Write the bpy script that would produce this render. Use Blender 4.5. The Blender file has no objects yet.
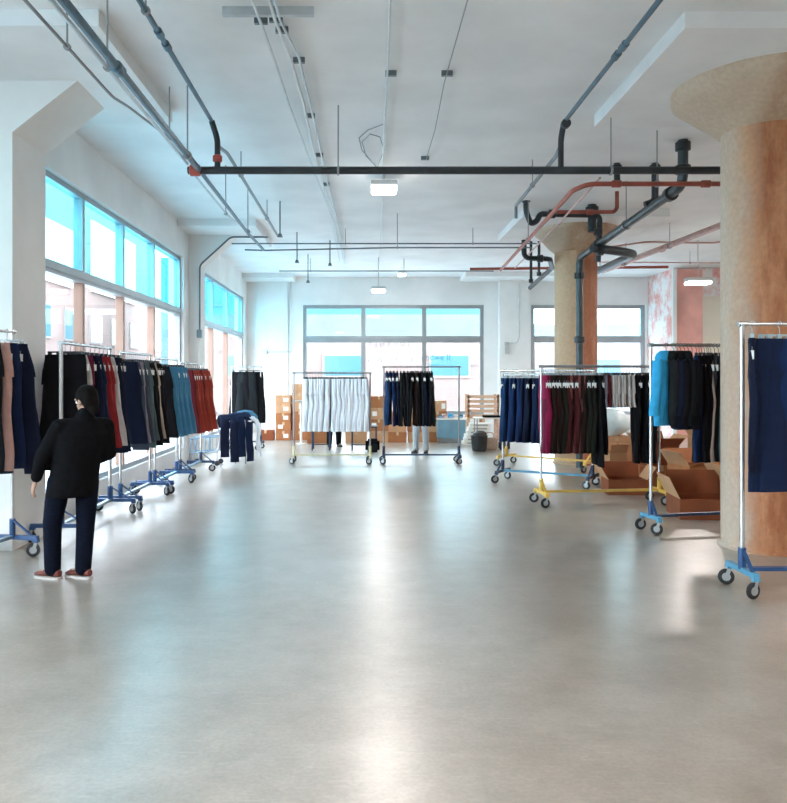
import bpy, bmesh, math, random
from mathutils import Vector, Matrix, noise
random.seed(7)
PI = math.pi
S = bpy.context.scene
C = S.collection

# ------------------------------------------------------------------ camera
CAMZ = 1.70
FPX, VX, VY = 787.0, 365.0, 377.0
cd = bpy.data.cameras.new('camera'); cam = bpy.data.objects.new('camera', cd); C.objects.link(cam)
cam.location = (0, 0, CAMZ); cam.rotation_euler = (PI/2, 0, 0)
cd.sensor_width = 36; cd.sensor_fit = 'AUTO'
cd.lens = FPX/803*36
cd.shift_x = (393.5-VX)/803; cd.shift_y = -(401.5-VY)/803
cd.clip_end = 300
S.camera = cam

# ------------------------------------------------------------------ world, sun, exposure
S.view_settings.view_transform = 'Standard'; S.view_settings.look = 'None'
S.view_settings.gamma = 1.0; S.view_settings.use_curve_mapping = False
S.view_settings.exposure = 1.75
w = bpy.data.worlds.new('sky'); S.world = w; w.use_nodes = True
nt = w.node_tree; nt.nodes.clear()
wo = nt.nodes.new('ShaderNodeOutputWorld'); bg = nt.nodes.new('ShaderNodeBackground')
tc = nt.nodes.new('ShaderNodeTexCoord'); sx = nt.nodes.new('ShaderNodeSeparateXYZ'); rp = nt.nodes.new('ShaderNodeValToRGB')
nt.links.new(tc.outputs['Generated'], sx.inputs[0]); nt.links.new(sx.outputs['Z'], rp.inputs[0])
rp.color_ramp.elements[0].position = 0.0; rp.color_ramp.elements[0].color = (0.90, 0.945, 1.0, 1)
rp.color_ramp.elements[1].position = 0.7; rp.color_ramp.elements[1].color = (0.65, 0.83, 1.0, 1)
nt.links.new(rp.outputs[0], bg.inputs[0]); bg.inputs[1].default_value = 3.9
nt.links.new(bg.outputs[0], wo.inputs[0])
sl = bpy.data.lights.new('sun', 'SUN'); sun = bpy.data.objects.new('sun', sl); C.objects.link(sun)
sl.energy = 1.0; sl.angle = 0.02; sl.color = (1.0, 0.95, 0.88)
sun.rotation_euler = Vector((-0.45, 0.45, -0.77)).to_track_quat('-Z', 'Y').to_euler()
LAMP_W = 22.0

# ------------------------------------------------------------------ helpers
def at(px, py, d): return Vector(((px-VX)/FPX*d, d, CAMZ-(py-VY)/FPX*d))
def R(a): return math.radians(a)

class MB:
    def __init__(s): s.v = []; s.f = []
    def add(s, vs, fs):
        o = len(s.v); s.v += [tuple(v) for v in vs]; s.f += [tuple(i+o for i in f) for f in fs]; return s
    def box(s, x0, x1, y0, y1, z0, z1):
        vs = [(x0,y0,z0),(x1,y0,z0),(x1,y1,z0),(x0,y1,z0),(x0,y0,z1),(x1,y0,z1),(x1,y1,z1),(x0,y1,z1)]
        return s.add(vs, [(3,2,1,0),(4,5,6,7),(0,1,5,4),(1,2,6,5),(2,3,7,6),(3,0,4,7)])
    def cbox(s, cx, cy, cz, sx, sy, sz): return s.box(cx-sx/2,cx+sx/2,cy-sy/2,cy+sy/2,cz-sz/2,cz+sz/2)
    def bevbox(s, x0, x1, y0, y1, z0, z1, b):
        bm = bmesh.new(); bmesh.ops.create_cube(bm, size=1)
        for v in bm.verts: v.co = ((x0+x1)/2+v.co.x*(x1-x0), (y0+y1)/2+v.co.y*(y1-y0), (z0+z1)/2+v.co.z*(z1-z0))
        bmesh.ops.bevel(bm, geom=bm.edges[:], offset=b, segments=2, affect='EDGES')
        bm.verts.index_update()
        s.add([v.co[:] for v in bm.verts], [[v.index for v in f.verts] for f in bm.faces]); bm.free(); return s
    def obox(s, p, q, wd, ht, up=Vector((0,0,1))):        # bar of rectangular section from p to q
        p = Vector(p); q = Vector(q); d = (q-p).normalized()
        a = d.cross(up)
        if a.length < 1e-4: a = Vector((1,0,0))
        a.normalize(); b = a.cross(d).normalized()
        vs = []
        for e in (p, q):
            for i, j in ((-1,-1),(1,-1),(1,1),(-1,1)): vs.append(e+a*(wd/2*i)+b*(ht/2*j))
        return s.add(vs, [(3,2,1,0),(4,5,6,7),(0,1,5,4),(1,2,6,5),(2,3,7,6),(3,0,4,7)])
    def tube(s, pts, r, n=10, cap=True):
        pts = [Vector(p) for p in pts]
        rs = r if isinstance(r, (list, tuple)) else [r]*len(pts)
        t0 = (pts[1]-pts[0]).normalized()
        a = t0.cross(Vector((0,0,1)))
        if a.length < 1e-3: a = t0.cross(Vector((0,1,0)))
        a.normalize(); vs = []; m = len(pts)
        for i, p in enumerate(pts):
            if i == 0: t = t0
            elif i == m-1: t = (pts[i]-pts[i-1]).normalized()
            else:
                t1 = (pts[i]-pts[i-1]).normalized(); t2 = (pts[i+1]-pts[i]).normalized(); t = (t1+t2)
                t = t1 if t.length < 1e-4 else t.normalized()
            a = (a-t*a.dot(t)); a.normalize(); b = t.cross(a)
            k = 1.0
            if 0 < i < m-1: k = 1/max(0.5, math.sqrt(max(0.01, (1+t1.dot(t2))/2)))
            for j in range(n):
                an = 2*PI*j/n
                vs.append(p+a*(math.cos(an)*rs[i]*(k if False else 1))+b*(math.sin(an)*rs[i]))
        fs = []
        for i in range(m-1):
            for j in range(n):
                k = (j+1) % n; fs.append((i*n+j, i*n+k, (i+1)*n+k, (i+1)*n+j))
        if cap: fs.append(tuple(reversed(range(n)))); fs.append(tuple(range((m-1)*n, m*n)))
        return s.add(vs, fs)
    def lathe(s, prof, c=(0,0,0), n=32, axis='Z'):
        vs = []; m = len(prof)
        for r, z in prof:
            for j in range(n):
                a = 2*PI*j/n; x, y = r*math.cos(a), r*math.sin(a)
                if axis == 'Z': vs.append((c[0]+x, c[1]+y, c[2]+z))
                elif axis == 'Y': vs.append((c[0]+x, c[1]+z, c[2]+y))
                else: vs.append((c[0]+z, c[1]+x, c[2]+y))
        fs = [(i*n+j, i*n+(j+1)%n, (i+1)*n+(j+1)%n, (i+1)*n+j) for i in range(m-1) for j in range(n)]
        fs.append(tuple(reversed(range(n)))); fs.append(tuple(range((m-1)*n, m*n)))
        return s.add(vs, fs)
    def rings(s, rings, cap=True):
        n = len(rings[0]); vs = [v for r in rings for v in r]
        fs = [(i*n+j, i*n+(j+1)%n, (i+1)*n+(j+1)%n, (i+1)*n+j) for i in range(len(rings)-1) for j in range(n)]
        if cap: fs.append(tuple(reversed(range(n)))); fs.append(tuple(range((len(rings)-1)*n, len(rings)*n)))
        return s.add(vs, fs)
    def ball(s, c, r, sc=(1,1,1), n=14, m=9, mat=None):
        c = Vector(c); vs = []
        for i in range(m+1):
            ph = PI*i/m
            for j in range(n):
                a = 2*PI*j/n
                v = Vector((math.sin(ph)*math.cos(a)*r*sc[0], math.sin(ph)*math.sin(a)*r*sc[1], math.cos(ph)*r*sc[2]))
                if mat: v = mat @ v
                vs.append(c+v)
        fs = [(i*n+j, (i+1)*n+j, (i+1)*n+(j+1)%n, i*n+(j+1)%n) for i in range(m) for j in range(n)]
        return s.add(vs, fs)
    def mesh(s, name, smooth=True, ang=35):
        me = bpy.data.meshes.new(name); me.from_pydata(s.v, [], s.f); me.update()
        bm = bmesh.new(); bm.from_mesh(me); bmesh.ops.recalc_face_normals(bm, faces=bm.faces[:]); bm.to_mesh(me); bm.free()
        if smooth:
            me.shade_smooth(); me.set_sharp_from_angle(angle=R(ang))
        return me
    def build(s, name, mat, parent=None, smooth=True, ang=35):
        return link(name, s.mesh(name, smooth, ang), mat, parent)

def link(name, me, mat, parent=None, objmat=False):
    o = bpy.data.objects.new(name, me); C.objects.link(o)
    if mat is not None:
        if not me.materials: me.materials.append(mat)
        if objmat: o.material_slots[0].link = 'OBJECT'; o.material_slots[0].material = mat
    if parent: o.parent = parent
    return o
def tag(o, label=None, cat=None, group=None, kind=None):
    if label: o['label'] = label
    if cat: o['category'] = cat
    if group: o['group'] = group
    if kind: o['kind'] = kind
    return o
def empty(name, label, cat, loc=(0,0,0), rz=0, group=None):
    o = bpy.data.objects.new(name, None); C.objects.link(o); o.location = loc; o.rotation_euler = (0,0,rz)
    o.empty_display_size = .1
    return tag(o, label, cat, group)
def struct(o): o['kind'] = 'structure'; return o
def local(root, p): return Vector(p)-Vector(root.location)

# ------------------------------------------------------------------ materials
def mk(name, col, rough=.6, metal=0, nscale=None, namt=.12, bump=0, bscale=60, spec=.5, coat=0, col2=None, stretch=None):
    m = bpy.data.materials.new(name); m.use_nodes = True; t = m.node_tree; b = t.nodes['Principled BSDF']
    b.inputs['Roughness'].default_value = rough; b.inputs['Metallic'].default_value = metal
    b.inputs['Specular IOR Level'].default_value = spec; b.inputs['Coat Weight'].default_value = coat
    b.inputs['Base Color'].default_value = (*col, 1)
    if nscale or bump:
        co = t.nodes.new('ShaderNodeTexCoord'); mp = t.nodes.new('ShaderNodeMapping')
        t.links.new(co.outputs['Object'], mp.inputs[0])
        if stretch: mp.inputs['Scale'].default_value = stretch
    if nscale:
        n = t.nodes.new('ShaderNodeTexNoise'); n.inputs['Scale'].default_value = nscale; n.inputs['Detail'].default_value = 6
        t.links.new(mp.outputs[0], n.inputs['Vector'])
        r = t.nodes.new('ShaderNodeValToRGB'); r.color_ramp.elements[0].position = .35; r.color_ramp.elements[1].position = .65
        c2 = col2 if col2 else tuple(min(1, c*(1+namt)) for c in col)
        c1 = col if col2 else tuple(c*(1-namt) for c in col)
        r.color_ramp.elements[0].color = (*c1, 1); r.color_ramp.elements[1].color = (*c2, 1)
        t.links.new(n.outputs['Fac'], r.inputs[0]); t.links.new(r.outputs[0], b.inputs['Base Color'])
    if bump:
        n2 = t.nodes.new('ShaderNodeTexNoise'); n2.inputs['Scale'].default_value = bscale; n2.inputs['Detail'].default_value = 4
        t.links.new(mp.outputs[0], n2.inputs['Vector'])
        bp = t.nodes.new('ShaderNodeBump'); bp.inputs['Strength'].default_value = bump; bp.inputs['Distance'].default_value = .01
        t.links.new(n2.outputs['Fac'], bp.inputs['Height']); t.links.new(bp.outputs[0], b.inputs['Normal'])
    return m
def glass(name, tint, refl=.06):
    m = bpy.data.materials.new(name); m.use_nodes = True; t = m.node_tree; t.nodes.clear()
    o = t.nodes.new('ShaderNodeOutputMaterial'); mx = t.nodes.new('ShaderNodeMixShader')
    tr = t.nodes.new('ShaderNodeBsdfTransparent'); g = t.nodes.new('ShaderNodeBsdfGlossy'); lw0 = t.nodes.new('ShaderNodeLayerWeight'); pw = t.nodes.new('ShaderNodeMath'); pw.operation = 'POWER'; pw.inputs[1].default_value = 5
    lw = t.nodes.new('ShaderNodeMath'); lw.operation = 'MULTIPLY_ADD'; lw.inputs[1].default_value = .3; lw.inputs[2].default_value = .02
    t.links.new(lw0.outputs['Facing'], pw.inputs[0]); t.links.new(pw.outputs[0], lw.inputs[0])
    tr.inputs[0].default_value = (*tint, 1); g.inputs['Roughness'].default_value = .02
    t.links.new(lw.outputs[0], mx.inputs[0]); t.links.new(tr.outputs[0], mx.inputs[1]); t.links.new(g.outputs[0], mx.inputs[2])
    t.links.new(mx.outputs[0], o.inputs[0]); return m
def emit(name, col, st):
    m = bpy.data.materials.new(name); m.use_nodes = True; t = m.node_tree; t.nodes.clear()
    o = t.nodes.new('ShaderNodeOutputMaterial'); e = t.nodes.new('ShaderNodeEmission')
    e.inputs[0].default_value = (*col, 1); e.inputs[1].default_value = st; t.links.new(e.outputs[0], o.inputs[0]); return m

def floor_mat():
    m = bpy.data.materials.new('polished_concrete'); m.use_nodes = True; t = m.node_tree; b = t.nodes['Principled BSDF']
    co = t.nodes.new('ShaderNodeTexCoord')
    def nz(scale, detail=8, rough=.6, vec=None):
        n = t.nodes.new('ShaderNodeTexNoise'); n.inputs['Scale'].default_value = scale; n.inputs['Detail'].default_value = detail
        n.inputs['Roughness'].default_value = rough; t.links.new(vec or co.outputs['Object'], n.inputs['Vector']); return n
    def ramp(src, a, b_, ca, cb):
        r = t.nodes.new('ShaderNodeValToRGB'); r.color_ramp.elements[0].position = a; r.color_ramp.elements[1].position = b_
        r.color_ramp.elements[0].color = (*ca, 1); r.color_ramp.elements[1].color = (*cb, 1); t.links.new(src, r.inputs[0]); return r
    big = ramp(nz(.55).outputs['Fac'], .3, .7, (.34,.28,.225), (.43,.395,.35))
    mid = ramp(nz(2.6, 12, .78).outputs['Fac'], .3, .72, (.68,.655,.62), (1.12,1.12,1.12))
    fine = ramp(nz(45, 4, .6).outputs['Fac'], .3, .7, (.86,.86,.86), (1.09,1.09,1.09))
    def mul(a, b_):
        x = t.nodes.new('ShaderNodeMix'); x.data_type = 'RGBA'; x.blend_type = 'MULTIPLY'; x.inputs[0].default_value = 1
        t.links.new(a, x.inputs[6]); t.links.new(b_, x.inputs[7]); return x.outputs[2]
    c = mul(mul(big.outputs[0], mid.outputs[0]), fine.outputs[0])
    # scratches and scuffs
    mp = t.nodes.new('ShaderNodeMapping'); mp.inputs['Rotation'].default_value = (0,0,.5); mp.inputs['Scale'].default_value = (2.0, 14, 1)
    t.links.new(co.outputs['Object'], mp.inputs[0])
    sc = ramp(nz(2.2, 8, .75, mp.outputs[0]).outputs['Fac'], .56, .74, (0,0,0), (1,1,1))
    sm = t.nodes.new('ShaderNodeMix'); sm.data_type = 'RGBA'; t.links.new(c, sm.inputs[6]); sm.inputs[7].default_value = (.62,.58,.52,1)
    mth = t.nodes.new('ShaderNodeMath'); mth.operation = 'MULTIPLY'; mth.inputs[1].default_value = .4
    t.links.new(sc.outputs[0], mth.inputs[0]); t.links.new(mth.outputs[0], sm.inputs[0])
    t.links.new(sm.outputs[2], b.inputs['Base Color'])
    rr = t.nodes.new('ShaderNodeMapRange'); rr.inputs['To Min'].default_value = .26; rr.inputs['To Max'].default_value = .36
    t.links.new(nz(1.6, 8).outputs['Fac'], rr.inputs[0]); t.links.new(rr.outputs[0], b.inputs['Roughness'])
    b.inputs['Specular IOR Level'].default_value = 1.0; b.inputs['Coat Weight'].default_value = .5; b.inputs['Coat Roughness'].default_value = .31
    bp = t.nodes.new('ShaderNodeBump'); bp.inputs['Strength'].default_value = .05; bp.inputs['Distance'].default_value = .02
    t.links.new(nz(6, 5).outputs['Fac'], bp.inputs['Height']); t.links.new(bp.outputs[0], b.inputs['Normal'])
    return m
def column_mat(name='stained_concrete', pale_edge=-.35, tones=((.28,.085,.030),(.43,.18,.080),(.54,.30,.17)), pale=(.57,.47,.38)):
    m = bpy.data.materials.new(name); m.use_nodes = True; t = m.node_tree; b = t.nodes['Principled BSDF']
    co = t.nodes.new('ShaderNodeTexCoord'); mp = t.nodes.new('ShaderNodeMapping'); mp.inputs['Scale'].default_value = (1.6,1.6,.40)
    t.links.new(co.outputs['Object'], mp.inputs[0])
    n = t.nodes.new('ShaderNodeTexNoise'); n.inputs['Scale'].default_value = 2.4; n.inputs['Detail'].default_value = 10; n.inputs['Roughness'].default_value = .68
    t.links.new(mp.outputs[0], n.inputs['Vector'])
    r = t.nodes.new('ShaderNodeValToRGB'); e = r.color_ramp.elements
    e[0].position = .34; e[0].color = (*tones[0],1); e[1].position = .68; e[1].color = (*tones[2],1)
    k = e.new(.5); k.color = (*tones[1],1)
    t.links.new(n.outputs['Fac'], r.inputs[0])
    n2 = t.nodes.new('ShaderNodeTexNoise'); n2.inputs['Scale'].default_value = 22; n2.inputs['Detail'].default_value = 6
    t.links.new(co.outputs['Object'], n2.inputs['Vector'])
    # paler colour on one side of the shaft, with a ragged edge
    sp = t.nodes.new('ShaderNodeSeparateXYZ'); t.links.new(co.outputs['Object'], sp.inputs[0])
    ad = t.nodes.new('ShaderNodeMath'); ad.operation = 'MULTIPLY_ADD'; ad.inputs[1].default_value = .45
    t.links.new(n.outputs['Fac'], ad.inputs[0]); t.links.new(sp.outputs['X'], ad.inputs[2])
    mr = t.nodes.new('ShaderNodeMapRange'); mr.inputs['From Min'].default_value = pale_edge+.225-.10; mr.inputs['From Max'].default_value = pale_edge+.225+.06
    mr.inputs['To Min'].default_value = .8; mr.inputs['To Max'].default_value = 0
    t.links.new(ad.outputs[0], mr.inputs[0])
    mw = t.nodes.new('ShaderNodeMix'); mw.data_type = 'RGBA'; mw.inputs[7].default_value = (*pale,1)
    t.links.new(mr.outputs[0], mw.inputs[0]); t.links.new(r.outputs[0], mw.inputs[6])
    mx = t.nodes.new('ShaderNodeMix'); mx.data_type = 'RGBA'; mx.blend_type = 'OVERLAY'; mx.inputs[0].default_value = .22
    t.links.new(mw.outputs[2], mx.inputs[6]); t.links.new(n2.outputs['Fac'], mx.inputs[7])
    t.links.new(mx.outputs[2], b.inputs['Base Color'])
    b.inputs['Roughness'].default_value = .7
    bp = t.nodes.new('ShaderNodeBump'); bp.inputs['Strength'].default_value = .25; bp.inputs['Distance'].default_value = .02
    t.links.new(n2.outputs['Fac'], bp.inputs['Height']); t.links.new(bp.outputs[0], b.inputs['Normal'])
    return m
def peel_mat():
    m = bpy.data.materials.new('peeling_pink_paint'); m.use_nodes = True; t = m.node_tree; b = t.nodes['Principled BSDF']
    co = t.nodes.new('ShaderNodeTexCoord'); n = t.nodes.new('ShaderNodeTexNoise'); n.inputs['Scale'].default_value = 1.9; n.inputs['Detail'].default_value = 10
    n.inputs['Roughness'].default_value = .7; t.links.new(co.outputs['Object'], n.inputs['Vector'])
    r = t.nodes.new('ShaderNodeValToRGB'); e = r.color_ramp.elements
    e[0].position = .42; e[0].color = (.80,.36,.32,1); e[1].position = .56; e[1].color = (.86,.80,.78,1)
    t.links.new(n.outputs['Fac'], r.inputs[0]); t.links.new(r.outputs[0], b.inputs['Base Color']); b.inputs['Roughness'].default_value = .8
    return m

M = {}
M['floor'] = floor_mat()
M['ceiling'] = mk('painted_ceiling', (.80,.80,.795), .75, nscale=1.3, namt=.05, bump=.25, bscale=5)
M['wall'] = mk('painted_wall', (.82,.815,.80), .8, nscale=1.1, namt=.05, bump=.2, bscale=9)
M['pier'] = mk('painted_pier', (.80,.78,.75), .8, nscale=1.5, namt=.04, bump=.15, bscale=10)
M['tanwall'] = mk('tan_painted_wall', (.56,.49,.42), .8, nscale=1.5, namt=.05)
M['pink'] = peel_mat()
M['pinkflat'] = mk('salmon_paint', (.84,.42,.36), .8, nscale=1.4, namt=.14)
M['cream'] = mk('cream_paint', (.80,.70,.58), .8, nscale=1, namt=.04)
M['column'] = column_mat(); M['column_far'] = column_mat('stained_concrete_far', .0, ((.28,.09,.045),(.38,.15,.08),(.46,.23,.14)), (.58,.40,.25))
M['alu'] = mk('grey_aluminium', (.34,.37,.39), .4, .5, nscale=3, namt=.06)
M['mullion'] = mk('warm_lit_mullion', (.34,.21,.16), .5, .2, nscale=3, namt=.06)  # warm light on the lower mullions is put into this brown colour
M['glass_cyan'] = glass('cyan_glass', (.52,.92,1.0))
M['glass_pale'] = glass('pale_cyan_glass', (.76,.95,.98))
M['glass_clear'] = glass('clear_glass', (.96,.97,.97))
M['pipe_blue'] = mk('blue_grey_pipe', (.075,.14,.185), .4, .4, nscale=6, namt=.15)
M['pipe_pale'] = mk('galvanised_conduit', (.50,.54,.56), .4, .6, nscale=6, namt=.1)
M['pipe_white'] = mk('white_conduit', (.68,.70,.70), .5, .1, nscale=6, namt=.06)
M['pipe_dark'] = mk('dark_iron_pipe', (.03,.036,.042), .45, .3, nscale=6, namt=.2)
M['pipe_red'] = mk('red_iron_pipe', (.30,.07,.045), .5, .1, nscale=6, namt=.2)
M['pipe_pink'] = mk('pinkish_pipe', (.55,.34,.31), .5, .1, nscale=6, namt=.1)
M['pipe_steel'] = mk('slate_drain_pipe', (.14,.18,.20), .4, .4, nscale=6, namt=.15)
M['red'] = mk('red_coupling', (.48,.08,.05), .5)
M['drain'] = mk('dark_slate_drain', (.045,.062,.070), .35, .3, nscale=6, namt=.2)
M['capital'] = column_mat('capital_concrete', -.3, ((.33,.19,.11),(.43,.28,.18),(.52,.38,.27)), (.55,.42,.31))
M['wire'] = mk('grey_wire', (.30,.30,.31), .6)
M['lamp'] = emit('lamp_glow', (1,.97,.92), 6)
M['lampbody'] = mk('lamp_housing', (.6,.6,.6), .5)
M['chrome'] = mk('chrome_tube', (.62,.63,.63), .25, .7, nscale=8, namt=.05)
M['steel'] = mk('dull_steel_tube', (.33,.34,.35), .35, .7, nscale=8, namt=.05)
M['bluepaint'] = mk('blue_enamel', (.022,.075,.20), .35, nscale=8, namt=.15)
M['ltblue'] = mk('light_blue_enamel', (.09,.30,.46), .35, nscale=8, namt=.12)
M['navypaint'] = mk('navy_enamel', (.018,.04,.09), .35, nscale=8, namt=.15)
M['greypaint'] = mk('blue_grey_enamel', (.15,.24,.33), .35, nscale=8, namt=.12)
M['yellow'] = mk('yellow_enamel', (.72,.45,.09), .4, nscale=8, namt=.12)
M['paleyellow'] = mk('pale_yellow_enamel', (.62,.58,.38), .4, nscale=8, namt=.1)
M['rubber'] = mk('black_rubber', (.02,.02,.022), .6)
M['hub'] = mk('caster_hub', (.45,.47,.48), .4, .5)
M['hanger_grey'] = mk('grey_plastic_hanger', (.42,.47,.49), .4)
M['hanger_black'] = mk('black_plastic_hanger', (.02,.02,.022), .4)
M['hanger_blue'] = mk('pale_blue_hanger', (.36,.48,.52), .4)
M['paper'] = mk('white_paper', (.85,.84,.82), .8)
M['card'] = mk('brown_cardboard', (.38,.14,.050), .85, nscale=5, namt=.1)
M['card2'] = mk('pale_cardboard', (.54,.29,.15), .85, nscale=5, namt=.08)
M['card3'] = mk('red_brown_cardboard', (.24,.062,.020), .85, nscale=5, namt=.1)
M['tape'] = mk('packing_tape', (.55,.38,.22), .3)
M['wood'] = mk('raw_pine', (.68,.44,.30), .7, nscale=4, namt=.15, stretch=(1,1,8))
M['tray'] = mk('off_white_plastic', (.80,.76,.70), .5, nscale=4, namt=.04)
M['plastic'] = mk('white_polythene', (.66,.78,.80), .35, nscale=6, namt=.06, bump=.4, bscale=14)
M['blackbin'] = mk('black_plastic', (.02,.02,.022), .5)
M['bench'] = mk('blue_grey_cabinet', (.16,.30,.38), .5, nscale=4, namt=.08)
M['skin'] = mk('skin', (.36,.20,.14), .55)
M['hair'] = mk('black_hair', (.006,.005,.005), .85, spec=.1, nscale=60, namt=.3)
M['coat'] = mk('black_jacket', (.005,.005,.006), .95, spec=.08, nscale=30, namt=.2)
M['jeans_p'] = mk('dark_denim', (.004,.006,.014), .95, spec=.1, nscale=50, namt=.2)
M['greypants'] = mk('pale_grey_cloth', (.50,.52,.54), .8, nscale=40, namt=.08)
M['shoe'] = mk('red_brown_shoe', (.16,.035,.025), .6)
M['sole'] = mk('pale_sole', (.55,.50,.47), .6)
M['darkshoe'] = mk('black_shoe', (.02,.02,.02), .6)
M['facade'] = mk('pale_facade', (.22,.21,.205), .85, nscale=.6, namt=.05)
M['facade2'] = mk('pink_brick_facade', (.19,.135,.12), .85, nscale=.9, namt=.07)
M['facade3'] = mk('pale_cyan_facade', (.085,.19,.21), .7, nscale=.6, namt=.05)
M['winblue'] = mk('blue_window', (.05,.13,.16), .15)
M['signblue'] = mk('blue_lettering', (.08,.42,.66), .6)
M['signdark'] = mk('grey_lettering', (.30,.36,.40), .6)
M['signwhite'] = mk('white_lettering', (.93,.94,.94), .6)
M['asphalt'] = mk('pavement', (.42,.42,.42), .85, nscale=2, namt=.1)

def cloth(name, col, namt=.08, ns=14): return mk(name, col, .85, nscale=ns, namt=namt, bump=.10, bscale=50, spec=.15)
CL = {
 'black': cloth('black_fabric', (.006,.006,.008)), 'charcoal': cloth('charcoal_fabric', (.012,.015,.017)),
 'navy': cloth('navy_denim', (.007,.016,.048)), 'dark navy': cloth('dark_navy_fabric', (.006,.010,.028)),
 'blue': cloth('blue_denim', (.013,.042,.115)), 'bright navy': cloth('bright_navy_denim', (.008,.024,.080)),
 'light blue': cloth('light_blue_denim', (.055,.18,.29)), 'sky blue': cloth('sky_blue_shell', (.04,.36,.66)),
 'red': cloth('red_fabric', (.24,.018,.020)), 'rust red': cloth('rust_red_fabric', (.27,.038,.024)), 'dark red': cloth('dark_red_fabric', (.10,.010,.014)),
 'maroon': cloth('maroon_fabric', (.12,.012,.03)), 'magenta': cloth('magenta_fabric', (.20,.010,.045)),
 'pinkish brown': cloth('pinkish_velvet', (.17,.060,.056), .35, 9), 'dark brown': cloth('dark_brown_fabric', (.020,.010,.008)),
 'wine': cloth('wine_fabric', (.065,.013,.014)), 'mauve grey': cloth('mauve_grey_fabric', (.24,.20,.24)),
 'slate': cloth('slate_fabric', (.045,.056,.078)), 'teal grey': cloth('teal_grey_fabric', (.075,.105,.112)),
 'pale grey': cloth('pale_grey_fabric', (.46,.44,.42)), 'white': cloth('white_fabric', (.74,.77,.82), .04),
 'off-white': cloth('off_white_fabric', (.55,.50,.47), .06), 'beige': cloth('beige_fabric', (.42,.33,.26)),
 'dark olive': cloth('dark_olive_fabric', (.016,.017,.013)), 'dusty pink': cloth('dusty_pink_fabric', (.50,.30,.26)),
}

# ================================================================== THE ROOM
CZ = 4.74
b = MB(); b.box(-7.2, 12.4, -4.4, 8.5, -.3, 0); b.box(-3.9, 12.4, 8.5, 24.4, -.3, 0); struct(b.build('floor', M['floor'], smooth=False))
b = MB(); b.box(-7.2, 12.4, -4.4, 8.5, CZ, CZ+.3); b.box(-3.9, 12.4, 8.5, 24.4, CZ, CZ+.3)
struct(b.build('ceiling', M['ceiling'], smooth=False))

for i_, (x0,x1,y0,y1) in enumerate(((2.66,5.34,6.54,9.13),(2.85,5.5,14.2,16.8),(-3.8,-2.2,6.5,9.0),(-3.8,-2.1,15.1,17.7),(2.9,6.1,22.7,24.2),(-3.8,-2.1,23.0,24.2),(2.66,5.34,-1.2,1.3))):
    struct(MB().box(x0,x1,y0,y1,CZ-.14,CZ).build('trim_%d' % (i_+1), M['ceiling'], smooth=False))

WX = -3.6
b = MB()
b.box(WX-.3, WX, 8.4, 24.3, 0, .3)                                  # sill wall
b.box(WX-.3, WX, 8.4, 24.3, 4.08, CZ)                               # head
b.box(WX-.3, WX, 15.62, 17.0, .3, 4.08); b.box(WX-.3, WX, 23.5, 24.3, .3, 4.08)
b.box(WX-.3, WX, 8.3, 8.52, 0, CZ)
struct(b.build('wall_left', M['wall'], smooth=False))
def haunch_wall(name, mat, xin, xtop, y0, y1, z0, xout):
    m = MB()
    prof = [(xout,0),(xin,0),(xin,z0),(xtop,CZ-.13),(xtop,CZ),(xout,CZ)]
    n = len(prof)
    vs = [(x,y0,z) for x,z in prof]+[(x,y1,z) for x,z in prof]
    m.add(vs, [tuple(range(n)), tuple(range(2*n-1, n-1, -1))]+[(i,(i+1)%n,(i+1)%n+n,i+n) for i in range(n)])
    return struct(m.build(name, mat, smooth=False))
p1 = haunch_wall('wall_left_pier', M['pier'], -3.45, -2.80, 7.7, 8.5, 4.10, -6.6)
p2 = haunch_wall('wall_left_far_pier', M['pier'], -3.40, -2.72, 16.1, 16.7, 4.0, -3.62)
# the near left bay, off frame
b = MB(); b.box(-6.8,-6.5,-4.2,7.9,0,.3); b.box(-6.8,-6.5,-4.2,7.9,4.05,CZ); b.box(-6.8,-6.5,-4.2,-2.5,.3,4.05); b.box(-6.8,-6.5,6.0,7.9,.3,4.05)
struct(b.build('wall_left_near', M['wall'], smooth=False))
# back wall
BY = 24.0
def wall_with_holes(m, x0, x1, y0, y1, holes, axis='x'):
    cur = x0
    def bx(a, c, z0, z1):
        if axis == 'x': m.box(a, c, y0, y1, z0, z1)
        else: m.box(y0, y1, a, c, z0, z1)
    for a, c, z0, z1 in holes:
        bx(cur, a, 0, CZ); bx(a, c, 0, z0); bx(a, c, z1, CZ); cur = c
    bx(cur, x1, 0, CZ)
b = MB(); wall_with_holes(b, -3.9, 12.3, BY, BY+.3, [(-1.89,3.63,.55,3.90),(5.06,8.55,.55,3.90)])
b.box(4.05, 4.95, BY-.3, BY, 0, CZ-.13)
b.box(-3.3, -2.35, BY-.06, BY, 0, CZ)
struct(b.build('wall_back', M['wall'], smooth=False))
b = MB(); b.box(-6.8, 12.3, -4.3, -4.0, 0, CZ)
struct(b.build('wall_front', M['wall'], smooth=False))
b = MB(); b.box(12.0,12.3,-4.2,24.2,0,CZ); struct(b.build('wall_right', M['wall'], smooth=False))
b = MB(); b.box(8.63,12.0,21.9,24.0,0,CZ); pk = struct(b.build('wall_corner', M['pink'], smooth=False))
b = MB(); b.box(8.60,9.36,21.82,21.92,0,CZ-.05); struct(b.build('trim_pilaster', M['pinkflat'], smooth=False))
b = MB(); b.box(9.36,12.0,21.84,21.92,0,CZ-.8); struct(b.build('wall_corner_panel', M['cream'], smooth=False))
b = MB(); b.box(8.50,8.60,21.70,21.80,0,CZ-.05); struct(b.build('trim_corner', M['wall'], smooth=False))

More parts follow.
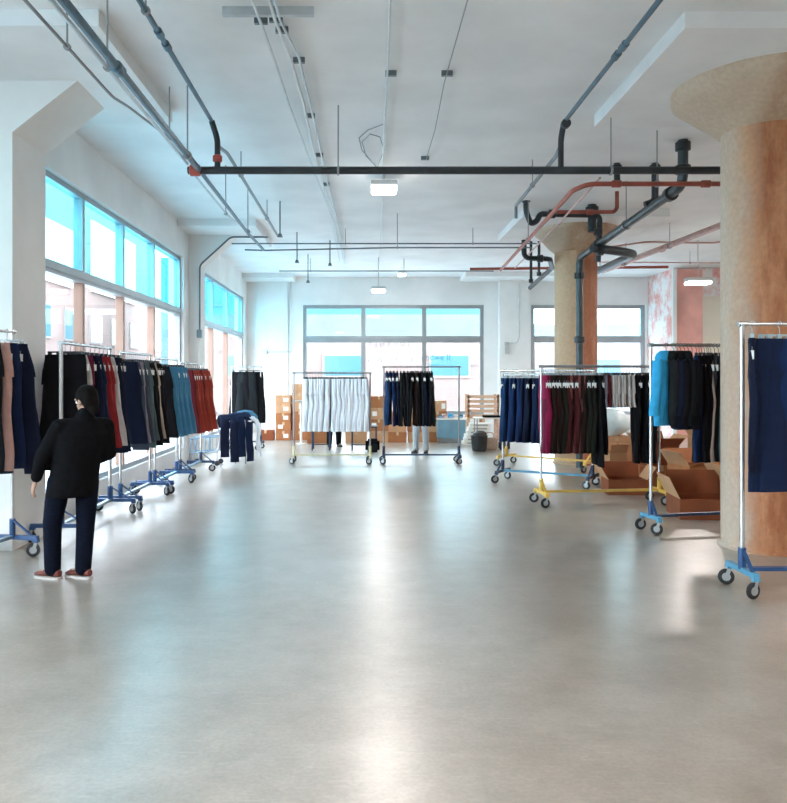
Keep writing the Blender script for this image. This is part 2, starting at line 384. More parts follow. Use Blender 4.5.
# windows -----------------------------------------------------------
def window(name, axis, pos, u0, u1, z0, zt, z1, cuts, upper, lower, fr=.07, dep=.12, mull=None, inner=1, mw=.04, th=.075):
    """frame in plane axis=pos, from u0 to u1 and z0 to z1, transom at zt, mullions at cuts"""
    def bx(m, a, c, d0, d1, e, f):
        if axis == 'x': m.box(pos+d0, pos+d1, a, c, e, f)
        else: m.box(a, c, pos+d0, pos+d1, e, f)
    m = MB(); h = dep/2
    bx(m,u0,u0+fr,-h,h,z0,z1); bx(m,u1-fr,u1,-h,h,z0,z1); bx(m,u0+fr,u1-fr,-h,h,z1-fr,z1); bx(m,u0+fr,u1-fr,-h,h,z0,z0+fr)
    root = struct(m.build(name, M['alu'], smooth=False))
    m = MB(); bx(m,u0+fr,u1-fr,-h-.01,h+.01,zt-th,zt+th)
    lip = -h-.035 if inner < 0 else h
    bx(m,u0+fr,u1-fr,lip,lip+.035,zt-.03,zt+.05); m.build('transom', M['alu'], root, smooth=False)
    us = [u0+fr]+list(cuts)+[u1-fr]
    for c in cuts:
        m = MB(); bx(m,c-mw,c+mw,-h,h,zt+th,z1-fr); m.build('mullion', M['alu'], root, smooth=False)
        m = MB(); bx(m,c-mw,c+mw,-h,h,z0+fr,zt-th); m.build('mullion', mull or M['mullion'], root, smooth=False)
    for a, c in zip(us[:-1], us[1:]):
        m = MB(); bx(m,a,c,-.006,.006,zt+.07,z1-fr+.01); m.build('pane', upper, root, smooth=False)
        m = MB(); bx(m,a,c,-.006,.006,z0+fr-.01,zt-.07); m.build('pane', lower, root, smooth=False)
    m = MB(); bx(m,u0-.03,u1+.03,-h-.02,h+.02,z0-.03,z0+.005) if False else None
    return root
window('window_1','x',-6.65,-2.5,6.0,.3,2.99,4.05,[-.8,.9,2.6,4.3],M['glass_cyan'],M['glass_clear'])
window('window_2','x',-3.72,8.52,15.62,.3,2.99,4.08,[10.24,11.95,13.68],M['glass_cyan'],M['glass_clear'])
window('window_3','x',-3.72,17.0,23.5,.3,2.94,4.08,[18.95,20.95],M['glass_cyan'],M['glass_clear'])
w4 = window('window_4','y',24.12,-1.89,3.63,.55,2.85,3.90,[-.05,1.81],M['glass_pale'],M['glass_clear'],inner=-1,fr=.11,mw=.065,th=.10,mull=M['alu'])
window('window_5','y',24.12,5.06,8.55,.55,2.85,3.90,[6.85],M['glass_pale'],M['glass_clear'],inner=-1,fr=.11,mw=.065,th=.10,mull=M['alu'])

def text_mesh(s, size, spacing=1.0):
    cu = bpy.data.curves.new('t', 'FONT'); cu.body = s; cu.size = size; cu.extrude = .004; cu.space_character = spacing; cu.align_x = 'CENTER'
    o = bpy.data.objects.new('t', cu); C.objects.link(o)
    dg = bpy.context.evaluated_depsgraph_get(); me = bpy.data.meshes.new_from_object(o.evaluated_get(dg))
    bpy.data.objects.remove(o); bpy.data.curves.remove(cu); return me
def lettering(s, px, py, size, mat, spacing=1.0, mirror=False, arc=0):
    me = text_mesh(s, size, spacing)
    for v in me.vertices:
        if mirror: v.co.x = -v.co.x
        v.co.y += arc*v.co.x*v.co.x
    p = at(px, py, 24.09)
    o = link('lettering', me, mat, w4); o.location = p; o.rotation_euler = (PI/2,0,0); return o
lettering('JOURNEYS', 386, 347, .20, M['signdark'], 1.7, True, .12)
lettering('INAARU', 392, 362, .34, M['signwhite'], 1.35, True)
lettering('endwe II', 436, 360, .26, M['signblue'])
lettering('Clothe', 433, 367, .18, M['signblue'])
lettering('tool', 474, 367, .14, M['signdark'])

# outside -----------------------------------------------------------
b = MB(); b.box(-60,60,-40,90,-.6,-.32); struct(b.build('ground_outside', M['asphalt'], smooth=False))
def building(name, label, body, mat, face, us, rows, winmat, uw, zh, clad=()):
    x0,x1,y0,y1,z1 = body
    r = empty(name, label, 'building', ((x0+x1)/2,(y0+y1)/2,-.32))
    m = MB(); m.box(x0-r.location.x,x1-r.location.x,y0-r.location.y,y1-r.location.y,0,z1); m.build('facade', mat, r, smooth=False)
    for a, c, e, f_ in clad:
        X = x1-r.location.x; MB().box(X,X+.15,a-r.location.y,c-r.location.y,e,f_).build('cladding_panel', M['ceiling'], r, smooth=False)
    for z in rows:
        for u in us:
            fm = MB(); gm = MB()
            if face == '+x':
                X = x1-r.location.x; U = u-r.location.y
                fm.box(X, X+.08, U-uw/2-.1, U+uw/2+.1, z-.12, z+zh+.12); gm.box(X+.08, X+.1, U-uw/2, U+uw/2, z, z+zh)
            else:
                Y = y0-r.location.y; U = u-r.location.x
                fm.box(U-uw/2-.1, U+uw/2+.1, Y-.08, Y, z-.12, z+zh+.12); gm.box(U-uw/2, U+uw/2, Y-.1, Y-.08, z, z+zh)
            f = fm.build('window_frame', M['facade'], r, smooth=False); gm.build('window_pane', winmat, f, smooth=False)
    return r
building('building','pale stone building across the street beyond the left windows',(-30,-17,14,40,9.5),M['facade'],'+x',[16,19.5,23,26.5,30,33.5,37],[1.0],M['winblue'],1.6,2.4,[(15,21,4.6,8.6),(23,30,4.6,8.6),(32,38,4.6,8.6)])
building('building','pink brick building across the street beyond the far left window',(-34,-18.5,41,125,15.5),M['facade2'],'+x',[45,49.5,54,58.5,63,70,78,86,94],[1.0,4.4],M['winblue'],2.2,1.8,[(43,49.5,7.6,11.2),(53,63,7.8,12.6),(68,84,9.0,13.2),(92,110,9.5,14.0)])
building('building','low pink building facing the back window',(-9,7.5,40,52,5.2),M['facade2'],'-y',[-6.0,-1.1,4.3],[2.1],M['winblue'],1.9,1.0)
building('building','pale cyan glass tower rising behind the low pink building',(-14,9,54,64,10.2),M['facade3'],'-y',[-11,-7,-3,1,5],[7.0],M['winblue'],2.6,1.6)
building('building','off-white building beyond the right-hand back window',(9.5,30,44,58,5.0),M['facade'],'-y',[13,18,23],[1.2],M['winblue'],2.5,1.8)

# columns ------------------------------------------------------------
def column(label, x, y, r, rcap, mat):
    root = empty('concrete_column', label, 'column', (x,y,0))
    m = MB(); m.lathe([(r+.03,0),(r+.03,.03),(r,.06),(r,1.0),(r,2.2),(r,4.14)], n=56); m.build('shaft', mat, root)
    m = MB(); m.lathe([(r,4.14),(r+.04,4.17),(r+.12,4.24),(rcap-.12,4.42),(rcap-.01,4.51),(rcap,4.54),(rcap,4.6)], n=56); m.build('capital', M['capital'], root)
    return root
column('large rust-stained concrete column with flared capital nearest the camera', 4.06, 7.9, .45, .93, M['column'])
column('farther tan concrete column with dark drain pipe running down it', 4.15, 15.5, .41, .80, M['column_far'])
# ================================================================== PIPES AND LAMPS
def arc_pts(pts, rad=.12, n=5):
    pts = [Vector(p) for p in pts]; out = [pts[0]]
    for i in range(1, len(pts)-1):
        a, p, c = pts[i-1], pts[i], pts[i+1]
        d1 = (a-p); d2 = (c-p); r = min(rad, d1.length*.45, d2.length*.45)
        s, e = p+d1.normalized()*r, p+d2.normalized()*r
        for k in range(n+1):
            t = k/n; out.append(s*(1-t)**2+p*(2*t*(1-t))+e*t*t)
    out.append(pts[-1]); return out
def pipe(name, label, pts, r, mat, cat='pipe', rad=.12, n=10, rods=(), couplings=(), cmat=None, group=None):
    """pipe assembly: root mesh is the run; hanger rods and couplings are parts"""
    pts = arc_pts(pts, rad) if len(pts) > 2 else [Vector(p) for p in pts]
    o = MB().tube(pts, r, n).build(name, mat); tag(o, label, cat, group)
    for p in rods:
        p = Vector(p); m = MB(); m.tube([p+Vector((0,0,r*.5)), (p.x,p.y,CZ+.005)], .008, 6)
        m.lathe([(r+.006,-.012),(r+.014,-.012),(r+.014,.012),(r+.006,.012)], (p.x,p.y,p.z), 12, 'X' if abs((pts[-1]-pts[0]).x) > abs((pts[-1]-pts[0]).y) else 'Y')
        m.build('hanger_rod', M['wire'], o)
    for p, ax in couplings:
        MB().lathe([(r*1.1,-.06),(r*1.5,-.05),(r*1.5,.05),(r*1.1,.06)], p, 14, ax).build('coupling', cmat or mat, o)
    return o
mz, my = 4.01, 8.8
pm = pipe('sprinkler_pipe','black sprinkler main crossing the whole ceiling from left to right',[(-1.98,my,mz),(11.9,my,mz)],.043,M['pipe_dark'],
     rods=[(-.30,my,mz),(2.75,my,mz),(6.5,my,mz)],couplings=[((-1.90,my,mz),'X'),((5.4,my,mz),'X')],cmat=M['red'])
def riser(parent, pts, r, mat, cp):
    o = MB().tube(arc_pts(pts,.06), r, 10).build('riser', mat, parent)
    for p, ax in cp: MB().lathe([(r*1.1,-.04),(r*1.6,-.03),(r*1.6,.03),(r*1.1,.04)], p, 12, ax).build('coupling', M['red'] if ax=='Z' else mat, o)
riser(pm, [(-1.65,my,mz),(-1.65,my,4.36),(-1.70,my-.08,4.54)], .033, M['pipe_dark'], [((-1.65,my,4.14),'Z')])
riser(pm, [(2.19,my,mz),(2.19,my,4.36),(2.22,my-.02,4.54)], .033, M['pipe_dark'], [((2.22,my-.1,4.50),'Y')])
pipe('sprinkler_pipe','thick blue-grey pipe on the left running to the black main',[(-1.85,-3.9,mz),(-1.85,my-.05,mz)],.032,M['pipe_blue'],rods=[(-1.85,8.2,mz),(-1.85,3.5,mz)],couplings=[((-1.85,5.9,mz),'Y')])
pipe('conduit','thin pale conduit beside the thick left blue-grey pipe',[(-1.965,-3.9,mz+.05),(-1.965,my-.1,mz+.05)],.017,M['pipe_pale'],rods=[(-1.965,6.0,mz+.05)])
pipe('conduit','thin grey conduit on brackets nearest the left pier',[(-2.12,-3.9,mz+.04),(-2.12,6.6,mz+.04),(-2.16,7.2,mz+.16),(-2.05,8.3,mz+.2)],.012,M['wire'],rods=[(-2.12,5.6,mz+.04),(-2.05,8.25,mz+.2)])
pipe('sprinkler_pipe','left branch pipe continuing past the black main to the pier',[(-1.85,my+.05,mz),(-1.88,12.6,mz),(-1.86,14.4,mz+.02)],.024,M['pipe_blue'],rods=[(-1.86,12.5,mz)])
pipe('conduit','thin conduit beside the left branch pipe beyond the main',[(-1.98,my+.15,mz+.04),(-2.0,11.4,mz+.04),(-2.05,14.2,mz+.3)],.013,M['pipe_pale'],rods=[(-2.0,11.3,mz+.04)])
pipe('sprinkler_pipe','second blue-grey pipe from the left near the ceiling',[(-1.70,-3.9,4.54),(-1.70,my-.08,4.54)],.023,M['pipe_blue'],couplings=[((-1.70,6.5,4.54),'Y'),((-1.70,6.75,4.54),'Y')],rods=[(-1.70,6.1,4.54)])
pipe('sprinkler_pipe','slim pipe running from the left riser toward the back wall',[(-1.66,my+.05,4.30),(-1.66,9.5,4.40),(-1.68,15.2,4.42)],.022,M['pipe_steel'],rods=[(-1.67,10.6,4.42),(-1.68,13.5,4.42)])
o = pipe('sprinkler_pipe','long blue-grey pipe on the right side of the ceiling',[(2.22,-3.9,4.54),(2.22,my-.02,4.54)],.023,M['pipe_blue'],couplings=[((2.22,6.75,4.54),'Y'),((2.22,6.95,4.54),'Y')],rods=[(2.22,5.2,4.54)])
pipe('sprinkler_pipe','slim pipe continuing past the right riser toward the far column',[(2.20,my+.05,4.30),(2.32,9.6,4.38),(2.36,12.3,4.38),(2.36,12.3,4.18)],.024,M['pipe_steel'],rad=.06,rods=[(2.34,11,4.38)])

def ceil_run(name, label, pp, h, r, mat, group=None, straps=(), ext=None):
    pts = [at(px, py, h*FPX/(VY-py)) for px, py in pp]
    if ext: pts.insert(0, Vector((pts[0].x+ext, -3.8, pts[0].z)))
    o = MB().tube(pts, r, 8).build(name, mat); tag(o, label, 'conduit', group)
    for px, py in straps:
        p = at(px, py, h*FPX/(VY-py)); MB().cbox(p.x, p.y, p.z+.025, .11, .04, .05).build('strap', M['pipe_steel'], o, smooth=False)
    return o
ceil_run('conduit','pale conduit left of the strapped pair on mid ceiling',[(253,2),(262,26),(275,62),(289,105),(312,166),(330,212),(342,252),(345,268)],2.97,.014,M['pipe_white'],ext=-.1,straps=[(261,24)])
ceil_run('conduit','left conduit of the strapped pair on mid ceiling',[(270,2),(275,20),(291,60),(303,100),(313,148),(322,182),(333,225),(340,262)],2.97,.015,M['pipe_white'],ext=-.08,straps=[(276,22),(299,63),(310,118),(319,157),(326,186)])
ceil_run('conduit','right conduit of the strapped pair on mid ceiling',[(275,2),(280,20),(299,58),(309,100),(318,140),(328,186),(338,226),(344,262)],2.97,.012,M['pipe_pale'],ext=-.08,straps=[(282,33)])
ceil_run('cable','faint white cable along the middle of the ceiling',[(390,2),(388,60),(386,100),(384,128),(383,160),(381,230),(380,262)],2.99,.010,M['pipe_white'],ext=.02,straps=[(391,76)])
ceil_run('cable','thin dark cable on the ceiling right of the centre',[(467,2),(450,62),(444,84),(435,130),(426,160)],2.99,.006,M['wire'],ext=.1,straps=[(447,76),(425,160)])
pts = [at(x, y, 3.0*FPX/(VY-y)) for x, y in ((384,124),(368,130),(359,138),(362,150),(372,162),(377,168),(384,150),(380,137),(370,134),(362,142),(366,156),(378,168))]
tag(MB().tube(pts, .007, 6).build('cable', M['wire']), 'looped loose grey wire hanging under the mid ceiling', 'cable')
# strut channel
m = MB(); m.box(-1.17,-.42,6.45,6.49,4.675,4.74); m.box(-1.17,-.42,6.445,6.495,4.668,4.676)
tag(m.build('strut_channel', M['pipe_pale'], smooth=False), 'short grey steel strut fixed across the ceiling near the top edge', 'bracket')
# conduits across the far ceiling
pipe('conduit','upper of the twin thin conduits crossing the ceiling before the back wall',[(-2.72,16.05,4.42),(3.4,16.05,4.42),(3.5,16.05,4.42)],.014,M['pipe_steel'],rods=[(-.4,16.05,4.42),(2.2,16.05,4.42)])
pipe('conduit','lower of the twin thin conduits crossing the ceiling before the back wall',[(-2.2,14.42,4.03),(-1.86,14.42,4.02),(.6,14.6,4.10),(3.1,14.6,4.10)],.014,M['pipe_steel'],rods=[(.6,14.6,4.10)])
pipe('conduit','thin conduit crossing the ceiling right before the back wall',[(-2.2,20.2,4.42),(3.3,20.2,4.42)],.014,M['pipe_steel'],rods=[(-1.4,20.2,4.42),(1.0,20.2,4.42)])
for px, py0, py1, d, lab in ((280,214,236,13.6,'small pendant sprinkler head at the end of the left slim pipe'),(297,246,262,16.5,'small pendant sprinkler head left of the centre far ceiling'),(308,262,282,19.5,'small pendant sprinkler head highest above the boxes on the far ceiling'),(330,252,265,17.5,'small pendant sprinkler head beside the strapped conduits')):
    a = at(px,py1,d); m = MB(); m.tube([(a.x,a.y,CZ+.003),(a.x,a.y,a.z)], .012, 6); m.lathe([(.012,.05),(.035,.03),(.035,0),(.05,-.01),(.05,-.02)],(a.x,a.y,a.z),10)
    tag(m.build('ceiling_sprinkler', M['pipe_steel']), lab, 'sprinkler')
# pier and wall conduits
def q(px,py,d): return at(px,py,d)
o = MB().tube(arc_pts([(-3.375,16.07,2.6),(-3.375,16.07,3.98),(-2.74,16.07,4.56),(-2.45,16.2,4.58),(-2.0,16.2,4.58)],.08), .018, 8).build('conduit', M['pipe_steel']); tag(o,'thin conduit climbing the far left pier and its slanted haunch','conduit')
MB().box(-3.43,-3.33,16.03,16.1,2.5,2.66).build('junction_box', M['pipe_steel'], o, smooth=False)
o = MB().tube(arc_pts([q(291,272,23.925),q(291,352,23.925),q(265,352,23.925)],.06), .012, 8).build('conduit', M['pipe_pale']); tag(o,'thin conduit turning a corner on the back wall above the boxes','conduit')
MB().box(-3.12,-2.98,23.86,23.98,2.4,2.52).build('junction_box', M['pipe_pale'], o, smooth=False)
o = MB().tube(arc_pts([(4.62,23.66,4.5),(4.62,23.66,2.9),(4.55,23.66,2.72),(4.3,23.66,2.72)],.08), .02, 8).build('conduit', M['pipe_white']); tag(o,'white conduit on the back wall pier between the two windows','conduit')
MB().box(4.2,4.32,23.6,23.71,2.4,2.75).build('junction_box', M['pipe_pale'], o, smooth=False)

# drain pipes on the right
o = pipe('drain_pipe','large slate drain pipe sloping over and down the far column',[(4.08,10.1,CZ),(4.08,10.1,4.16),(4.02,14.75,3.93),(4.02,14.75,.0)],.064,M['drain'],rad=.18,n=16,
     couplings=[((4.08,10.1,4.36),'Z'),((4.08,10.1,4.66),'Z'),((4.02,14.75,3.6),'Z'),((4.02,14.75,2.4),'Z'),((4.035,13.6,3.987),'Y'),((4.075,10.5,4.14),'Y')],cmat=M['pipe_dark'],rods=[(4.05,12.2,4.056)])
D=13.6
pipe('drain_pipe','black drain with a U-shaped trap left of the far column capital',[at(526,160,D)+Vector((0,0,0)),at(526,212,D),at(531,224,D),at(537,221,D),at(540,214,D),at(600,215,D),at(598,262,D)],.05,M['pipe_dark'],rad=.12,couplings=[(at(526,199,D),'Z'),(at(552,214,D),'X'),(at(598,232,D),'Z')])
pipe('drain_pipe','black drain looping round the right of the far column capital',[at(592,248,13.4),at(624,252,13.6),at(634,254,14.0),at(628,257,14.8),at(598,271,18.0)],.075,M['pipe_dark'],rad=.3,n=14,couplings=[(at(600,249,13.45),'X')])
pipe('drain_pipe','black drain elbow left of the far column shaft',[at(524,240,15.2),at(524,258,15.2),at(550,259,15.2),at(552,268,16.4),at(530,288,18.5)],.05,M['pipe_dark'],rad=.12,couplings=[(at(540,258.5,15.2),'X')])
for px, y0, y1, d, lab in ((531,262,283,17.2,'short black pipe stub hanging left of the far column'),(539,262,276,17.2,'shorter black pipe stub beside the far column')):
    a=at(px,y1,d); m=MB(); m.tube([(a.x,a.y,CZ+.002),(a.x,a.y,a.z)],.03,8); m.lathe([(.03,0),(.05,.01),(.05,.08),(.03,.09)],(a.x,a.y,a.z),10); tag(m.build('drain_pipe',M['pipe_dark']),lab,'pipe')
pipe('drain_pipe','dark vertical pipe dropping from the ceiling to the sloping drain',[(at(655,150,11.2).x,11.2,CZ),(at(655,150,11.2).x,11.2,4.2),at(645,205,11.2)],.05,M['pipe_dark'],rad=.1,couplings=[((at(655,150,11.2).x,11.2,4.66),'Z')])
pipe('drain_pipe','dark vertical pipe dropping behind the red pipe beside the sprinkler main',[(at(617,150,11.2).x,11.2,CZ),at(617,186,11.2)],.045,M['pipe_dark'],couplings=[((at(617,150,11.2).x,11.2,4.66),'Z')])
pipe('drain_pipe','dark vertical pipe from the ceiling onto the trap drain',[(at(592,150,13.9).x,13.9,CZ),at(592,232,13.9)],.075,M['pipe_dark'],n=14,couplings=[(at(592,210,13.9),'Z')])
pipe('water_pipe','red iron pipe running right under the sprinkler main',[(6.6,9.7,4.08),(2.76,9.7,4.08),(2.62,9.9,4.05),(2.98,17.3,4.05)],.03,M['pipe_red'],rad=.1,rods=[(3.6,9.7,4.08),(5.0,9.7,4.08),(2.8,13.5,4.05)],couplings=[((3.1,9.7,4.08),'X'),((4.2,9.7,4.08),'X')])
pipe('water_pipe','red pipe with upturned end beside the trap drain',[at(556,212,12.9),at(614,212,12.9),at(617,208,12.9),at(617,170,12.9)],.032,M['pipe_red'],rad=.08,couplings=[(at(590,212,12.9),'X')])
pipe('conduit','pale conduit running away beside the red pipe toward the far column',[at(600,178,9.9),at(560,222,13.5),at(515,268,18.6)],.016,M['pipe_pink'],rad=.05)
pipe('water_pipe','thicker of two pinkish pipes slanting across the right ceiling',[(6.1,10.5,4.28),(6.1,13.2,4.28),(5.85,19.4,4.28)],.04,M['pipe_pink'],rods=[(6.0,15.5,4.28),(5.9,17.8,4.28)],couplings=[((6.0,15.9,4.28),'Y'),((5.9,18,4.28),'Y')])
pipe('water_pipe','thinner of two pinkish pipes slanting across the right ceiling',[(6.22,10.5,4.38),(6.22,13.2,4.38),(5.98,18.6,4.38)],.022,M['pipe_pink'])
pipe('water_pipe','dark red pipe crossing the far right ceiling',[at(470,269,19.6),at(668,267,19.6)],.035,M['pipe_red'],rods=[at(600,268,19.6)],couplings=[(at(610,268,19.6),'X')])
pipe('conduit','grey conduit crossing the far right ceiling above the dark red pipe',[at(590,250,17.6),at(645,242,17.6),at(715,243,17.6),at(735,238,17.6)],.02,M['pipe_pink'],rad=.1)
pipe('conduit','thin conduit crossing the far right ceiling near the pink wall',[at(600,262,19.0),at(735,263,19.0)],.014,M['pipe_pink'],rods=[at(690,263,19)])

# lamps ---------------------------------------------------------------
def lamp(label, x, y, z, sx, sy, power, stem=True):
    r = empty('ceiling_lamp', label, 'lamp', (x,y,z), 0)
    m = MB(); m.bevbox(-sx/2,sx/2,-sy/2,sy/2,.03,.11,.012); m.build('housing', M['lampbody'], r)
    m = MB(); m.bevbox(-sx/2+.008,sx/2-.008,-sy/2+.008,sy/2-.008,-.03,.03,.012); m.build('diffuser', M['lamp'], r)
    if stem: MB().tube([(0,0,.1),(0,0,CZ-z)],.012,8).build('stem', M['lampbody'], r)
    L = bpy.data.lights.new('lamp_light','AREA'); L.shape='RECTANGLE'; L.size=sx*.9; L.size_y=sy*.9; L.energy=power; L.color=(1,.90,.84)
    lo = bpy.data.objects.new('lamp_light', L); C.objects.link(lo); lo.parent = r; lo.location=(0,0,-.04)
    return r
p = at(384,190,11.8); lamp('square bright ceiling lamp just below the black sprinkler main', p.x,p.y,p.z, .39,.40, LAMP_W)
p = at(378.5,291,20); lamp('small hanging lamp in front of the back window', p.x,p.y,p.z, .36,.30, LAMP_W)
p = at(698,283,17.5); lamp('oval bright hanging lamp before the pink wall at right', p.x,p.y,p.z, .5,.34, LAMP_W*1.5)
p = at(402,275,21.8); lamp('small dim ceiling lamp beside the hanging lamp at the back', p.x,p.y,p.z, .22,.2, LAMP_W*.3)
lamp('added fill lamp behind the camera on the left', -1.5,1.0,4.4,.4,.4,LAMP_W*3)  # unseen lamp, added to brighten the foreground
lamp('added fill lamp behind the camera on the right', 5.5,1.5,4.4,.4,.4,LAMP_W*3)  # second unseen lamp added as foreground fill
lamp('added fill lamp out of view right of the columns over the boxes', 8.0,12.0,4.4,.4,.4,LAMP_W*3)  # off-frame lamp added to lift the light on the right
# ================================================================== GARMENT RACKS
def make_rack(label, p0, p1, h, base, post, end=.5, barmat=None, bz=.18, postr=.016, mid=None, railmat=None, gus=1, sleeve=None, group=None, ends=(True,True)):
    p0 = Vector((*p0,0)); p1 = Vector((*p1,0)); L = (p1-p0).length; a = math.atan2(p1.y-p0.y, p1.x-p0.x)
    r = empty('garment_rack', label, 'clothes rack', (p0+p1)/2, a, group)
    hl = L/2; barmat = barmat or base
    m = MB(); m.obox((-hl,0,bz),(hl,0,bz),.05,.03); m.build('base_bar', barmat, r, smooth=False)
    for s in (-1, 1):
        m = MB(); m.obox((s*hl,-end/2,bz-.005),(s*hl,end/2,bz-.005),.045,.04)
        for e in (-1,1): m.cbox(s*hl, e*(end/2-.02), bz-.03, .05,.05,.03)
        m.build('end_bar', base, r, smooth=False)
        m = MB(); m.tube([(s*hl,0,bz),(s*hl,0,bz+.17)], postr+.012, 12); m.build('post_sleeve', sleeve or base, r)
        for e in ((-1,1) if gus == 2 else (-1,)):
            MB().obox((s*hl,e*.02,bz+.15),(s*hl,e*(end/2-.06),bz+.01),.012,.03,Vector((1,0,0))).build('brace', sleeve or base, r, smooth=False)
        m = MB(); m.tube([(s*hl,0,bz+.1),(s*hl,0,h)], postr, 12); m.build('post', post, r)
        for e in (-1,1):
            x, y = s*hl, e*(end/2-.02); ca = PI/2-a+random.uniform(-.8,.8)
            m = MB(); m.tube([(x,y,bz-.02),(x,y,bz-.045)],.014,8)
            dx, dy = math.cos(ca)*.016, math.sin(ca)*.016; nx, ny = -math.sin(ca), math.cos(ca)
            ox, oy = x+nx*.025, y+ny*.025
            for q_ in (-1,1): m.obox((x+dx*q_*1.1,y+dy*q_*1.1,bz-.045),(ox+dx*q_*1.1,oy+dy*q_*1.1,.06),.03,.004,Vector((dx,dy,0)))
            c = m.build('caster', M['hub'], r, smooth=False)
            wm = MB(); wm.lathe([(.022,-.014),(.056,-.014),(.063,-.008),(.063,.008),(.056,.014),(.022,.014)], n=20, axis='X')
            me = wm.mesh('wheel'); me.transform(Matrix.Translation((ox,oy,.0635)) @ Matrix.Rotation(ca,4,'Z'))
            link('wheel', me, M['rubber'], c)
            hm = MB(); hm.lathe([(.034,-.0165),(.034,.0165)], n=12, axis='X'); me = hm.mesh('hub'); me.transform(Matrix.Translation((ox,oy,.0635)) @ Matrix.Rotation(ca,4,'Z'))
            link('hub', me, M['hub'], c)
    m = MB(); m.tube([(-hl-.02,0,h),(hl+.02,0,h)], .0145, 12)
    for s in (-1,1): m.lathe([(.019,-.03),(.021,-.03),(.021,.03),(.019,.03)], (s*hl,0,h), 12, 'X')
    m.build('rail', railmat or post, r)
    if mid: MB().tube([(-hl,0,mid),(hl,0,mid)], .011, 10).build('cross_bar', post, r)
    return r, (p0, p1, h)

# ---- garments: local x = width, y = thickness, z = 0 at the rail centre
def wob(x, y, z, s, sd): return noise.noise(Vector((x*s+sd*7.3, y*s+sd*3.1, z*s*.45+sd)))
def ring(cx, cy, z, a, b, n=22, e=2.6, fold=0, ph=0, sd=0):
    out = []
    for j in range(n):
        t = 2*PI*j/n; c, s = math.cos(t), math.sin(t)
        x = math.copysign(abs(c)**(2/e), c)*a; y = math.copysign(abs(s)**(2/e), s)*b
        k = 1+fold*math.sin(3*t+ph+z*5)
        xx, yy = cx+x*k, cy+y*k
        d = wob(xx, yy, z, 9, sd)*.009
        out.append((xx+d, yy+d*1.2, z+(0 if abs(z)<.16 else 0)))
    return out
def trousers_mesh(sd, L=1.06, ww=.37, hem=.18, spread=.045, th=.03, top=-.12, skew=0, flare=0):
    rn = random.Random(sd); m = MB()
    cro = .27 if L > .6 else .2
    sw = [rn.uniform(-.02,.02) for _ in range(4)]
    R_ = []
    N = 7
    for i in range(N):
        t = i/(N-1); z = top-(cro+.04)*t
        R_.append(ring(skew*t*.12, sw[0]*t, z, ww/2+.028*math.sin(t*PI*.6)+.01*t, th*(.75+.42*t), 26, 3.2, .02*t, sw[1]*40, sd))
    m.rings(R_)
    K = 13
    for s in (-1,1):
        R_ = []
        for i in range(K):
            t = i/(K-1); z = top-cro+.02-(L-cro)*t
            cx = s*(ww/4+.004+spread*t)+skew*(.12+t*.25)
            wd = (ww/4+.018)*(1-t)+hem/2*t+flare*t*t
            R_.append(ring(cx+sw[2]*t, sw[0]*(1+t)+s*sw[3]*t+.005*math.sin(t*6+sd+s), z, wd, th*(1.2-.25*t)*1.0, 22, 2.5, .13*min(1,t*4), sd*1.7+s, sd+s))
        m.rings(R_)
    return m.mesh('trousers', True, 60)
def waist_mesh(ww, th, top=-.12):
    m = MB(); m.rings([ring(0,0,top+.004,ww/2+.004,th*.8,26,3.2), ring(0,0,top-.04,ww/2+.008,th*.86,26,3.2)]); return m.mesh('waistband', True, 50)
def hanger_mesh(ww, top=-.12):
    m = MB()
    hk = [(0.0,-.02*0,-.0)]
    pts = [(0,.018*math.cos(a)+.0,.018*math.sin(a)+.001) for a in [R(x) for x in range(200,-61,-30)]]
    pts = [(0,.0225*math.cos(R(x)),.0225*math.sin(R(x))) for x in range(190,-80,-30)]+[(0,0,-.035),(0,0,top+.035)]
    m.tube(pts, .0032, 6)
    m.obox((-ww/2+.03,0,top+.03),(ww/2-.03,0,top+.03),.012,.016)
    for s in (-1,1): m.cbox(s*(ww/2-.05),0,top+.008,.035,.03,.06)
    return m.mesh('hanger', False)
def tag_mesh(x, y, z, rot, w_=.042, h_=.068):
    m = MB(); m.box(-w_/2,w_/2,-.0012,.0012,-h_,0); m.tube([(0,0,-.003),(0,0,.03)],.001,4)
    me = m.mesh('price_tag', False); me.transform(Matrix.Translation((x,y,z)) @ Matrix.Rotation(rot,4,'Z')); return me
TR = {}
for k, kw in {'reg':dict(), 'slim':dict(hem=.16,spread=.02), 'wide':dict(hem=.25,spread=.055,flare=.01), 'long':dict(L=1.18,hem=.18,spread=.045), 'tilt':dict(L=1.06,hem=.22,spread=.04,skew=.22), 'tiltl':dict(L=1.15,hem=.2,spread=.03,skew=.25), 'full':dict(L=1.04,hem=.22,spread=.04,th=.042), 'crop':dict(L=.92,hem=.19,spread=.03), 'short':dict(L=.44,hem=.24,spread=.02), 'lean':dict(L=1.24,hem=.18,spread=.05,skew=.30), 'big':dict(L=1.22,ww=.43,hem=.25,spread=.05,th=.034)}.items():
    ww = kw.get('ww',.37); th = kw.get('th',.03)
    TR[k] = dict(v=[trousers_mesh(11*i+len(k), **kw) for i in range(3)], waist=waist_mesh(ww,th), hang=hanger_mesh(ww), ww=ww, th=th, L=kw.get('L',1.06))
TAGS = {('+x',r): None for r in ()}
def get_tag(side, ww, rot):
    key = (side, ww, round(rot,2))
    if key not in TAGS:
        x = {'+x': ww/2+.022, '-x': -ww/2-.022, 'front': .03, 'front2': -.08, 'frontr': ww/2-.05}[side]
        y = -.055 if side.startswith('front') else 0
        TAGS[key] = tag_mesh(x, y, -.215, rot)
    return TAGS[key]
